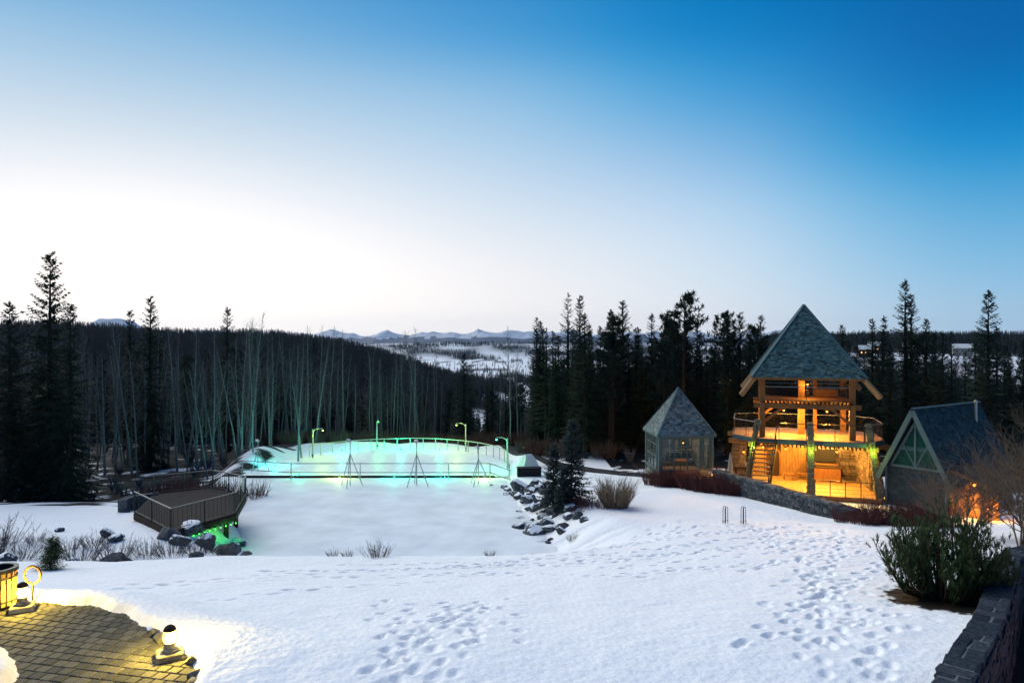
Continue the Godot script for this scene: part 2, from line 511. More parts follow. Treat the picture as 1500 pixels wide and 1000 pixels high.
var tx := PackedFloat32Array()
var td := PackedFloat32Array()
var th_ := PackedFloat32Array()
const FX0 := -13.0
const FX1 := 17.0
const FD0 := 9.0
const FD1 := 34.0
const STEP := 0.075
var ix0 := 0
var id0 := 0

func axis(lo_far: float, lo: float, hi: float, hi_far: float, step: float, grow: float, mid_lo := 0.0, mid_hi := 0.0, mid_step := 0.0) -> PackedFloat32Array:
	var a := []
	var x := lo
	var s := step
	while x > lo_far:
		s = maxf(mid_step, step) if (mid_step > 0 and x > mid_lo) else s * grow
		x -= s
		a.push_front(maxf(x, lo_far))
	var k := 0
	while lo + k * step < hi - step * 0.5:
		a.append(lo + k * step)
		k += 1
	x = hi
	s = step
	a.append(x)
	while x < hi_far:
		s = maxf(mid_step, step) if (mid_step > 0 and x < mid_hi) else s * grow
		x += s
		a.append(minf(x, hi_far))
	return PackedFloat32Array(a)

func stamp(x: float, d: float, ang: float, l: float, w: float, deep: float) -> void:
	var r := maxf(l, w) * 1.9
	var i0 := ix0 + int(floor((x - r - FX0) / STEP)); var i1 := ix0 + int(ceil((x + r - FX0) / STEP))
	var j0 := id0 + int(floor((d - r - FD0) / STEP)); var j1 := id0 + int(ceil((d + r - FD0) / STEP))
	if i0 < ix0 or j0 < id0 or x + r > FX1 or d + r > FD1: return
	var ca := cos(ang); var sa := sin(ang)
	var nx := tx.size()
	for j in range(j0, j1 + 1):
		for i in range(i0, i1 + 1):
			var dx := tx[i] - x; var dd := td[j] - d
			var u := (dx * ca + dd * sa) / l
			var v := (-dx * sa + dd * ca) / w
			var q := sqrt(u * u + v * v)
			if q < 1.9:
				var dent := -deep * (1.0 - smoothstep(0.55, 1.05, q)) + deep * 0.22 * smoothstep(0.85, 1.2, q) * (1.0 - smoothstep(1.2, 1.85, q))
				th_[j * nx + i] += dent

func trail(pts: Array, wob: float, deep: float, stride := 0.62, size := 1.0) -> void:
	var side := 1.0
	size *= 0.86
	deep *= 0.62
	for k in range(pts.size() - 1):
		var a := Vector2(pts[k][0], pts[k][1]); var b := Vector2(pts[k + 1][0], pts[k + 1][1])
		var n := int(a.distance_to(b) / stride)
		var dir := (b - a).normalized()
		for q in n:
			side = -side
			var p := a.lerp(b, (q + R(-0.2, 0.2)) / n) + dir.orthogonal() * (side * 0.13 + R(-wob, wob))
			stamp(p.x, p.y, dir.angle() + R(-0.3, 0.3), R(0.17, 0.24) * size, R(0.09, 0.13) * size, deep * R(0.6, 1.25))

func build_ground() -> void:
	tx = axis(-4500.0, FX0, FX1, 4500.0, STEP, 1.16, -34.0, 34.0, 0.3)
	td = axis(-60.0, FD0, FD1, 6500.0, STEP, 1.09, 4.0, 72.0, 0.3)
	var nx := tx.size()
	var nd := td.size()
	while tx[ix0] < FX0 - 0.001: ix0 += 1
	while td[id0] < FD0 - 0.001: id0 += 1
	th_.resize(nx * nd)
	for j in nd:
		for i in nx:
			var x := tx[i]; var d := td[j]
			var y := ground(x, d)
			if x > -21.0 and x < -2.6 and d > 4.0 and d < 18.6:
				var p := patio_in(x, d) + 0.10 * noise_b.get_noise_2d(x * 3.0, d * 3.0) + 0.02 * noise_b.get_noise_2d(x * 9.0, d * 9.0)
				var lip := 0.15 if x > -8.3 or d > 14.6 else 0.07
				if p < 0.0: y = lerpf(maxf(y, lip), y, smoothstep(0.3, 2.4, -p))
				y = lerpf(y, -0.06, smoothstep(-0.30, 0.06, p))
			th_[j * nx + i] = y
	# footprints and tracks
	for t in [[[-1.8, 10.6], [-1.5, 14.4], [-1.0, 17.2]], [[-2.2, 11.0], [-2.45, 15.2], [-2.2, 16.6], [-1.2, 17.1]], [[-1.2, 11.2], [-0.7, 13.6], [-0.9, 16.6]], [[-2.0, 12.2], [-1.7, 15.8], [-1.4, 16.8]], [[-0.6, 13.2], [-1.6, 16.2]], [[-2.6, 10.8], [-1.9, 13.4], [-1.3, 16.0]]]:
		trail(t, 0.14, 0.10, 0.4, R(0.9, 1.3))
	for k in 26:
		stamp(R(-2.5, -0.5), R(10.4, 17.0), R(0, 6.3), R(0.12, 0.34), R(0.08, 0.2), R(0.02, 0.06))
	for t in [[[-0.6, 16.0], [0.5, 15.4]], [[-3.3, 17.2], [-2.9, 14.2]], [[0.0, 14.0], [0.6, 12.6]], [[-0.2, 17.0], [0.1, 13.8]]]:
		trail(t, 0.06, 0.10, 0.7)
	for t in [[[5.2, 10.6], [5.8, 13.4], [7.2, 16.0], [9.2, 19.8], [12.1, 25.0], [14.2, 29.6]], [[7.3, 14.3], [8.3, 17.3], [12.0, 22.0]], [[4.5, 13.0], [6.4, 15.7], [8.5, 18.9]], [[6.3, 11.6], [7.9, 14.6], [8.9, 16.2]], [[9.2, 19.8], [9.8, 26.5], [10.8, 32.0]], [[6.2, 11.0], [6.6, 14.0], [7.6, 16.8], [8.8, 20.6]]]:
		trail(t, 0.10, 0.12, 0.56, 1.15)
		trail(t, 0.3, 0.09, 0.9, 1.0)
	for k in 60:
		var f := rng.randf()
		var c := Vector2(6.4, 13.0).lerp(Vector2(9.4, 20.5), f)
		stamp(c.x + rng.randfn(0, 0.8), c.y + rng.randfn(0, 0.9), R(0, 6.3), R(0.12, 0.24), R(0.08, 0.14), R(0.02, 0.07))
	for t in [[[-5.4, 21.0], [0.0, 21.8], [4.2, 19.6]], [[-6.0, 24.0], [0.0, 24.5], [5.0, 25.0], [10.0, 27.0], [13.6, 29.5]], [[-3.0, 22.8], [2.0, 25.5], [6.0, 28.0], [9.0, 31.0]], [[-8.0, 22.2], [-2.0, 23.2], [4.0, 23.5], [9.0, 24.5], [13.0, 27.0]], [[3.0, 22.0], [8.0, 23.0], [12.0, 25.0]], [[0.0, 26.2], [5.0, 29.0], [9.0, 30.5]], [[2.0, 24.3], [7.0, 25.6], [12.0, 28.5]], [[4.0, 26.5], [9.0, 28.2], [12.5, 30.5]], [[7.0, 20.5], [11.0, 23.5], [14.0, 27.5]], [[1.0, 27.2], [6.0, 30.2], [8.5, 32.6]], [[-1.0, 23.8], [6.0, 24.2], [12.5, 26.2]], [[3.5, 20.6], [9.0, 21.6], [13.0, 24.0]], [[5.0, 27.4], [11.0, 29.2], [13.5, 31.5]]]:
		trail(t, 0.14, 0.11, 0.5, 1.1)
		if rng.randf() < 0.6: trail(t, 0.35, 0.08, 0.7)
	for t in [[[-11.6, 18.3], [-8.0, 20.3], [-4.0, 21.6], [0.0, 22.4]], [[-10.6, 19.4], [-7.0, 21.6], [-3.0, 23.4]], [[-7.5, 17.0], [-5.0, 19.0], [-2.0, 20.3]]]:
		trail(t, 0.10, 0.07, 0.5, 1.3)
	for k in 110:
		stamp(R(9.0, 13.6), R(24.0, 32.0), R(0, 6.3), R(0.12, 0.22), R(0.08, 0.13), R(0.02, 0.07))
	# mesh
	var v := PackedVector3Array(); v.resize(nx * nd)
	var n := PackedVector3Array(); n.resize(nx * nd)
	var c := PackedColorArray(); c.resize(nx * nd)
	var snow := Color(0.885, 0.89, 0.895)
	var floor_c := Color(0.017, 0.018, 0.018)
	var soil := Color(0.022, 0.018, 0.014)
	for j in nd:
		var jm := maxi(j - 1, 0); var jp := mini(j + 1, nd - 1)
		for i in nx:
			var im := maxi(i - 1, 0); var ip := mini(i + 1, nx - 1)
			var k := j * nx + i
			var x := tx[i]; var d := td[j]
			v[k] = Vector3(x, th_[k], -d)
			var gx := (th_[j * nx + ip] - th_[j * nx + im]) / (tx[ip] - tx[im])
			var gd := (th_[jp * nx + i] - th_[jm * nx + i]) / (td[jp] - td[jm])
			n[k] = Vector3(-gx, 1.0, gd).normalized()
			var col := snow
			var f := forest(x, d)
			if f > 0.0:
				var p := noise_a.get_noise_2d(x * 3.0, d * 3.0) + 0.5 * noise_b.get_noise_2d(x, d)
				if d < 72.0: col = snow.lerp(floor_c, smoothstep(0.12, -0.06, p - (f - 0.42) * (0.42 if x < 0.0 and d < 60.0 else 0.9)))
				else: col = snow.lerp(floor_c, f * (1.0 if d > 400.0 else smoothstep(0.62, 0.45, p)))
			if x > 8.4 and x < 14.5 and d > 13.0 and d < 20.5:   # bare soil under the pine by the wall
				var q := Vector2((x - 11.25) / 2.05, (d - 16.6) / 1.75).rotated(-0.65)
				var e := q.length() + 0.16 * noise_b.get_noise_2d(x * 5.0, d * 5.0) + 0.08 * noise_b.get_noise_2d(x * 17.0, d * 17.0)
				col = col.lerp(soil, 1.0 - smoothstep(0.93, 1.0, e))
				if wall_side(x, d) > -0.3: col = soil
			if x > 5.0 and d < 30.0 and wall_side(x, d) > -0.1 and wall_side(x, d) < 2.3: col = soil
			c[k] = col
	var idx := PackedInt32Array(); idx.resize((nx - 1) * (nd - 1) * 6)
	var q := 0
	for j in range(nd - 1):
		for i in range(nx - 1):
			var a := j * nx + i
			idx[q] = a; idx[q + 1] = a + nx; idx[q + 2] = a + nx + 1
			idx[q + 3] = a; idx[q + 4] = a + nx + 1; idx[q + 5] = a + 1
			q += 6
	var arr := []; arr.resize(Mesh.ARRAY_MAX)
	arr[Mesh.ARRAY_VERTEX] = v; arr[Mesh.ARRAY_NORMAL] = n; arr[Mesh.ARRAY_COLOR] = c; arr[Mesh.ARRAY_INDEX] = idx
	var m := ArrayMesh.new()
	m.add_surface_from_arrays(Mesh.PRIMITIVE_TRIANGLES, arr)
	struct("ground", m, M.snow, "snow covered lawn and valley with trodden footprints", "ground")
	print("ground ", nx, "x", nd)

func strip(pts: Array, half: float, lift: float) -> MB:   # a ribbon laid over the ground
	var mb := MB.new()
	var cur := Curve3D.new()
	for k in pts.size():
		var a: Array = pts[maxi(k - 1, 0)]; var b: Array = pts[mini(k + 1, pts.size() - 1)]
		var t := Vector3(b[0] - a[0], 0, a[1] - b[1]) / 6.0
		cur.add_point(Vector3(pts[k][0], 0, -pts[k][1]), -t, t)
	cur.bake_interval = 0.5
	var bp := cur.get_baked_points()
	var prev := []
	for k in bp.size():
		var t := (bp[mini(k + 1, bp.size() - 1)] - bp[maxi(k - 1, 0)]).normalized()
		var s := Vector3(-t.z, 0, t.x)
		var ring := []
		for q in 9:
			var f := (q - 4) / 4.0
			var p: Vector3 = bp[k] + s * (half * f * (1.0 + (0.12 * noise_b.get_noise_2d(k * 3.0, q * 30.0) if absf(f) > 0.9 else 0.0)))
			p.y = ground(p.x, -p.z) + (lift if absf(f) < 0.9 else -0.05)
			ring.append(p)
		if k > 0:
			for q in 8: mb.quad(prev[q], prev[q + 1], ring[q + 1], ring[q])
		prev = ring
	return mb

func build_water_and_paths() -> void:
	var mb := MB.new()
	var pts := PackedVector2Array([Vector2(-10.0, 29.0), Vector2(2.6, 29.5), Vector2(3.4, 33.0), Vector2(1.2, 42.0), Vector2(0.0, 50.5), Vector2(-21.5, 50.5), Vector2(-20.5, 46.0), Vector2(-17.0, 40.0), Vector2(-14.0, 34.0), Vector2(-13.0, 30.0)])
	for t in range(0, Geometry2D.triangulate_polygon(pts).size(), 3):
		var ii := Geometry2D.triangulate_polygon(pts)
		var a := pts[ii[t]]; var b := pts[ii[t + 1]]; var e := pts[ii[t + 2]]
		if (b - a).cross(e - a) < 0.0:
			var z := b; b = e; e = z
		mb.tri(Vector3(a.x, -4.0, -a.y), Vector3(b.x, -4.0, -b.y), Vector3(e.x, -4.0, -e.y))
	struct("pond", mb, M.pond_snow, "flat frozen pond under smooth snow before the rink", "pond")
	mb = MB.new()
	var rk := [Vector2(-20.2, 50.2), Vector2(-0.4, 50.2), Vector2(0.6, 53.0), Vector2(0.4, 56.0), Vector2(-1.2, 59.0), Vector2(-4.0, 61.4), Vector2(-8.7, 63.2), Vector2(-13.0, 62.6), Vector2(-17.0, 60.2), Vector2(-19.8, 55.6)]
	for k in range(1, rk.size() - 1):
		mb.tri(Vector3(rk[0].x, -3.93, -rk[0].y), Vector3(rk[k].x, -3.93, -rk[k].y), Vector3(rk[k + 1].x, -3.93, -rk[k + 1].y))
	struct("ice_rink", mb, M.rink_ice, "white skating rink lit green and cyan beyond the pond", "ice rink")
	var p := strip([[-60, 43], [-38, 47.5], [-28, 53.0], [-24.5, 60.0], [-19.0, 68.0], [-9.0, 71.0], [-1.0, 67.0], [1.6, 60.0], [4.6, 55.4], [8.8, 51.6], [13.0, 49.6]], 1.15, 0.05)
	struct("path", p, M.asphalt, "dark cleared path curving round behind the rink", "path")
	var w := strip([[12.4, 13.6], [14.2, 15.6], [16.0, 17.2], [19.0, 18.6], [24.0, 19.4]], 1.1, 0.05)
	struct("path", w, M.asphalt, "dark walk below the outer face of the stone garden wall", "path")

func build_mountains() -> void:
	var f := FastNoiseLite.new()
	f.seed = 5; f.frequency = 0.0011; f.fractal_octaves = 5
	f.fractal_type = FastNoiseLite.FRACTAL_RIDGED
	var mb := MB.new()
	var rows := []
	for j in 13:
		var row := []
		for i in 221:
			var x := -6600.0 + i * 60.0
			var d := 6700.0 + j * 90.0
			var env := 1.0 - absf(j - 6) / 6.5
			var y := 20.0 + env * (60.0 + 78.0 * f.get_noise_2d(x, d * 0.7))
			y += env * 135.0 * exp(-pow((x + 4420.0) / 170.0, 2.0)) * (1.0 + 0.2 * f.get_noise_2d(x * 3.0, d)) + env * 105.0 * exp(-pow((x + 4150.0) / 200.0, 2.0))
			row.append(Vector3(x, y - 60.0 * (1.0 - env), -d))
		rows.append(row)
	for j in 12:
		for i in 220:
			var a: Vector3 = rows[j][i]; var b: Vector3 = rows[j][i + 1]; var e: Vector3 = rows[j + 1][i + 1]; var g: Vector3 = rows[j + 1][i]
			var col := Color(0.72, 0.75, 0.8) if a.y + f.get_noise_2d(a.x * 4.0, a.z * 4.0) * 26.0 > 42.0 else Color(0.10, 0.12, 0.15)
			mb.tri(a, b, e, col); mb.tri(a, e, g, col)
	struct("mountains", mb, M.slate, "far snow capped mountains along the horizon", "mountains")

# ------------------------------------------------------------------ vegetation
func perp(d: Vector3) -> Vector3:
	var u := Vector3.UP if absf(d.y) < 0.9 else Vector3.RIGHT
	return d.cross(u).normalized()

func conifer_meshes(h: float, r: float, bare: float, thick: float, droop: float, sparse := 0.0) -> Array:
	var tr := MB.new()
	var lean := Vector3(R(-0.15, 0.15), 0, R(-0.15, 0.15))
	tr.tube([Vector3(0, -0.4, 0), Vector3(0, h * 0.3, 0) + lean * 0.3, Vector3(0, h * 0.7, 0) + lean * 0.7, Vector3(0, h, 0) + lean], [h * 0.014 + 0.05, h * 0.011 + 0.03, h * 0.006 + 0.015, 0.0], 7)
	var mb := MB.new()
	var y := h * bare
	while y < h * 0.985:
		var t := (y / h - bare) / (1.0 - bare)
		var lmax := r * pow(1.0 - t, 0.82) * smoothstep(-0.25, 0.12, t) + 0.10
		var nb := int(4.0 + 3.5 * (1.0 - t))
		var ph := R(0, TAU)
		for k in nb:
			if sparse > 0.0 and rng.randf() < sparse: continue
			var l := lmax * R(0.62, 1.18)
			var az := ph + TAU * k / nb + R(-0.35, 0.35)
			var dir := Vector3(cos(az), 0, sin(az))
			var side := Vector3(-dir.z, 0, dir.x)
			var pitch := lerpf(-0.42 * droop, 0.75, pow(t, 1.4)) + R(-0.1, 0.1)
			var base := Vector3(0, y + R(-0.2, 0.2), 0) + lean * (y / h)
			var seg := 4 if l < 0.7 else (6 if l < 1.6 else 9)
			for q in range(1, seg + 1):
				var s := float(q) / seg
				var p := base + dir * (l * s) + Vector3.UP * (l * (pitch * s - 0.3 * droop * s * s * (1.0 - t) + 0.2 * s * s * s))
				var tw := (0.34 * l * (1.0 - s) + 0.2 + 0.05 * l) * R(0.7, 1.3)
				var w := thick * R(0.7, 1.3)
				for sd in [-1.0, 1.0]:
					var td2: Vector3 = (dir * R(0.4, 0.9) + side * (sd * R(0.6, 1.0)) + Vector3.UP * R(-0.4, 0.12)).normalized()
					mb.blade(p, td2, tw, dir, w)
					if rng.randf() < 0.55: mb.blade(p, (td2 + Vector3.DOWN * R(0.3, 0.9)).normalized(), tw * 0.7, Vector3.UP * 0.5 + side * 0.5, w * 0.8)
				if q == seg: mb.blade(p, (dir + Vector3.UP * R(-0.1, 0.5)).normalized(), 0.3 + 0.1 * l, side, w * 0.8)
				elif rng.randf() < 0.5: mb.blade(p, (dir * 0.6 + Vector3.UP * R(0.4, 0.9)).normalized(), tw * 0.5, side, w * 0.8)
		y += h * R(0.018, 0.030) * (1.25 - 0.5 * t)
	for k in 5:
		mb.blade(Vector3(0, h * 0.97, 0) + lean, Vector3(R(-0.2, 0.2), 1, R(-0.2, 0.2)).normalized(), h * 0.035, Vector3(cos(k * 1.2), 0, sin(k * 1.2)), 0.05)
	return [tr.mesh(), mb.mesh()]

func pine_meshes(h: float, r: float, bare: float, n: int) -> Array:   # open crown: limbs that end in tufts
	var tr := MB.new()
	var lean := Vector3(R(-0.3, 0.3), 0, R(-0.3, 0.3))
	tr.tube([Vector3(0, -0.4, 0), Vector3(0, h * 0.4, 0) + lean * 0.3, Vector3(0, h * 0.8, 0) + lean, Vector3(0, h * 0.98, 0) + lean], [h * 0.013 + 0.05, h * 0.011 + 0.02, h * 0.006, 0.01], 7)
	var mb := MB.new()
	for k in n:
		var t := pow((k + R(0, 1)) / n, 0.9)
		var y := h * lerpf(bare, 0.97, t)
		var l := r * (0.35 + 0.65 * sin(PI * clampf(0.25 + t * 0.72, 0, 1))) * R(0.45, 1.15)
		var az := R(0, TAU)
		var dir := Vector3(cos(az), R(0.05, 0.55) + t * 0.3, sin(az)).normalized()
		var base := Vector3(0, y, 0) + lean * minf(y / h, 0.9)
		var tip := base + dir * l
		tr.tube([base, base.lerp(tip, 0.6) + Vector3.UP * 0.05, tip], [0.05, 0.035, 0.012], 4, false)
		for s in [0.45, 0.7, 0.9, 1.0]:
			if s < 0.6 and rng.randf() < 0.4: continue
			var c := base.lerp(tip, s) + Vector3(R(-0.25, 0.25), R(-0.1, 0.25), R(-0.25, 0.25))
			for q in 20:
				var d := Vector3(R(-1, 1), R(-0.55, 1), R(-1, 1)).normalized()
				mb.blade(c + d * 0.05, d, R(0.3, 0.65), perp(d), R(0.06, 0.11))
	return [tr.mesh(), mb.mesh()]

func aspen_meshes(h: float, r: float, crook: float) -> Array:
	var tr := MB.new()
	var pts := []
	var rad := []
	var off := Vector3.ZERO
	var drift := Vector3(R(-1, 1), 0, R(-1, 1)) * crook
	for k in 9:
		var t := k / 8.0
		pts.append(Vector3(0, h * t - (0.4 if k == 0 else 0.0), 0) + off)
		rad.append(maxf(r * (1.0 - 0.92 * t), 0.012))
		off += drift * (h / 40.0) + Vector3(R(-1, 1), 0, R(-1, 1)) * h * 0.006
	tr.tube(pts, rad, 7)
	var mb := MB.new()
	var nb := int(h * 3.6)
	for k in nb:
		var t := lerpf(0.28, 0.985, pow((k + R(0, 1)) / nb, 0.75))
		var f := t * 8.0
		var i := mini(int(f), 7)
		var base: Vector3 = pts[i].lerp(pts[i + 1], f - i)
		var az := R(0, TAU)
		var up := R(0.55, 1.3)
		var dir := Vector3(cos(az), up, sin(az)).normalized()
		var l := (0.35 + 2.0 * (1.0 - t) + 0.4 * sin(PI * t)) * R(0.5, 1.15)
		var mid := base + dir * l * 0.5
		var tip := mid + (dir + Vector3.UP * 0.35).normalized() * l * 0.5
		var br := 0.012 + 0.012 * l
		mb.tube([base, mid, tip], [br, br * 0.7, 0.004], 3, false)
		for q in int(2 + l * 2.5):
			var s := R(0.3, 0.95)
			var b2 := base.lerp(mid, s * 2.0) if s < 0.5 else mid.lerp(tip, s * 2.0 - 1.0)
			var d2 := (dir + Vector3(R(-0.8, 0.8), R(-0.1, 0.7), R(-0.8, 0.8))).normalized()
			mb.tube([b2, b2 + d2 * R(0.2, 0.55)], [0.009, 0.003], 3, false)
	return [tr.mesh(), mb.mesh()]

func twig_shrub(rad: float, h: float, n: int, thick: float, spread := 0.6, forks := 3) -> ArrayMesh:
	var mb := MB.new()
	for k in n:
		var a := R(0, TAU)
		var q := sqrt(rng.randf()) * rad * 0.55
		var b := Vector3(cos(a) * q, -0.06, sin(a) * q)
		var dir := Vector3(cos(a) * spread * R(0.2, 1.0), 1.0, sin(a) * spread * R(0.2, 1.0)).normalized()
		var l := h * R(0.5, 1.08) * (0.45 + 0.55 * dir.y * dir.y)
		var m := b + dir * l * 0.5
		var e := m + (dir + Vector3(R(-0.25, 0.25), 0.1, R(-0.25, 0.25))).normalized() * l * 0.5
		mb.tube([b, m, e], [thick, thick * 0.75, thick * 0.25], 3, false)
		for f in forks:
			var s := R(0.25, 0.95)
			var p := b.lerp(m, s * 2.0) if s < 0.5 else m.lerp(e, s * 2.0 - 1.0)
			var d2 := (dir + Vector3(R(-0.9, 0.9), R(-0.1, 0.5), R(-0.9, 0.9))).normalized()
			mb.tube([p, p + d2 * l * R(0.15, 0.4)], [thick * 0.6, thick * 0.2], 3, false)
	return mb.mesh()

func bare_tree_mesh(h: float) -> ArrayMesh:   # several stems, forking three times
	var mb := MB.new()
	var todo := []
	for k in 11:
		var a := R(0, TAU)
		todo.append([Vector3(cos(a) * 0.2, -0.1, sin(a) * 0.2), Vector3(cos(a) * R(0.2, 0.8), 1.0, sin(a) * R(0.2, 0.8)).normalized(), h * R(0.36, 0.5), 0.035, 0])
	while todo:
		var t: Array = todo.pop_back()
		var p: Vector3 = t[0]; var dir: Vector3 = t[1]; var l: float = t[2]; var r: float = t[3]
		var m := p + dir * l * 0.5 + Vector3(R(-1, 1), R(-1, 1), R(-1, 1)) * l * 0.06
		var e := p + dir * l
		mb.tube([p, m, e], [r, r * 0.8, r * 0.55], 4, false)
		if t[4] < 4:
			for k in ([5, 4, 4, 2][t[4]]):
				var s := R(0.35, 1.0) if k > 0 else 1.0
				var d2 := (dir + Vector3(R(-0.9, 0.9), R(-0.25, 0.6), R(-0.9, 0.9))).normalized()
				todo.append([m.lerp(e, s * 2.0 - 1.0) if s > 0.5 else p.lerp(m, s * 2.0), d2, l * R(0.5, 0.75), maxf(r * 0.55, 0.004), t[4] + 1])
	return mb.mesh()

func rock_mesh(seed_: int) -> ArrayMesh:
	var f := FastNoiseLite.new()
	f.seed = seed_; f.frequency = 0.9; f.fractal_octaves = 3
	var t := (1.0 + sqrt(5.0)) / 2.0
	var vs := []
	for p in [[-1, t, 0], [1, t, 0], [-1, -t, 0], [1, -t, 0], [0, -1, t], [0, 1, t], [0, -1, -t], [0, 1, -t], [t, 0, -1], [t, 0, 1], [-t, 0, -1], [-t, 0, 1]]:
		vs.append(Vector3(p[0], p[1], p[2]).normalized())
	var fs := [[0, 11, 5], [0, 5, 1], [0, 1, 7], [0, 7, 10], [0, 10, 11], [1, 5, 9], [5, 11, 4], [11, 10, 2], [10, 7, 6], [7, 1, 8], [3, 9, 4], [3, 4, 2], [3, 2, 6], [3, 6, 8], [3, 8, 9], [4, 9, 5], [2, 4, 11], [6, 2, 10], [8, 6, 7], [9, 8, 1]]
	var mb := MB.new()
	var cuts := []
	for k in 9: cuts.append([Vector3(R(-1, 1), R(-0.5, 1), R(-1, 1)).normalized(), R(0.48, 0.72)])
	var shape := func(p: Vector3) -> Vector3:
		var q := p * (0.9 + 0.35 * f.get_noise_3dv(p * 1.4))
		for c in cuts:
			var e: float = q.dot(c[0]) - c[1]
			if e > 0.0: q -= c[0] * e * 0.96
		return q
	for a in fs:
		var tris := [[vs[a[0]], vs[a[1]], vs[a[2]]]]
		for lev in 2:
			var nt := []
			for q in tris:
				var m0: Vector3 = ((q[0] + q[1]) * 0.5).normalized(); var m1: Vector3 = ((q[1] + q[2]) * 0.5).normalized(); var m2: Vector3 = ((q[2] + q[0]) * 0.5).normalized()
				nt.append_array([[q[0], m0, m2], [m0, q[1], m1], [m2, m1, q[2]], [m0, m1, m2]])
			tris = nt
		for q in tris: mb.tri(shape.call(q[0]), shape.call(q[1]), shape.call(q[2]))
	return mb.mesh()

func snow_cap(m: ArrayMesh) -> ArrayMesh:   # the flatter top faces of a rock, thickened by a pad of snow
	var a := m.surface_get_arrays(0)
	var v: PackedVector3Array = a[Mesh.ARRAY_VERTEX]
	var n: PackedVector3Array = a[Mesh.ARRAY_NORMAL]
	var mb := MB.new()
	for k in range(0, v.size(), 3):
		var c := (v[k] + v[k + 1] + v[k + 2]) / 3.0
		if n[k].y < 0.62 + 0.3 * noise_b.get_noise_3dv(c * 9.0) or c.y < 0.1: continue
		var up := Vector3.UP * 0.09
		var p := [v[k], v[k + 2], v[k + 1]]
		mb.tri(p[0] + up, p[1] + up, p[2] + up)
		for q in 3:
			mb.quad(p[q] * 0.98, p[(q + 1) % 3] * 0.98, p[(q + 1) % 3] + up, p[q] + up)
	if mb.v.is_empty(): mb.tri(Vector3(-0.1, 0.5, 0), Vector3(0.1, 0.5, 0), Vector3(0, 0.5, -0.1))
	return mb.mesh()

func plant(called: String, meshes: Array, tm: Material, cm: Material, at: Vector3, turn: float, sc: float, label: String, category: String, group: String) -> Node3D:
	var o := thing(called, label, category, at, turn, group)
	part("trunk", meshes[0], tm, o)
	part("crown", meshes[1], cm, o)
	o.scale = Vector3.ONE * sc
	return o

func g3(x: float, d: float, up := 0.0) -> Vector3:
	return Vector3(x, ground(x, d) + up, -d)

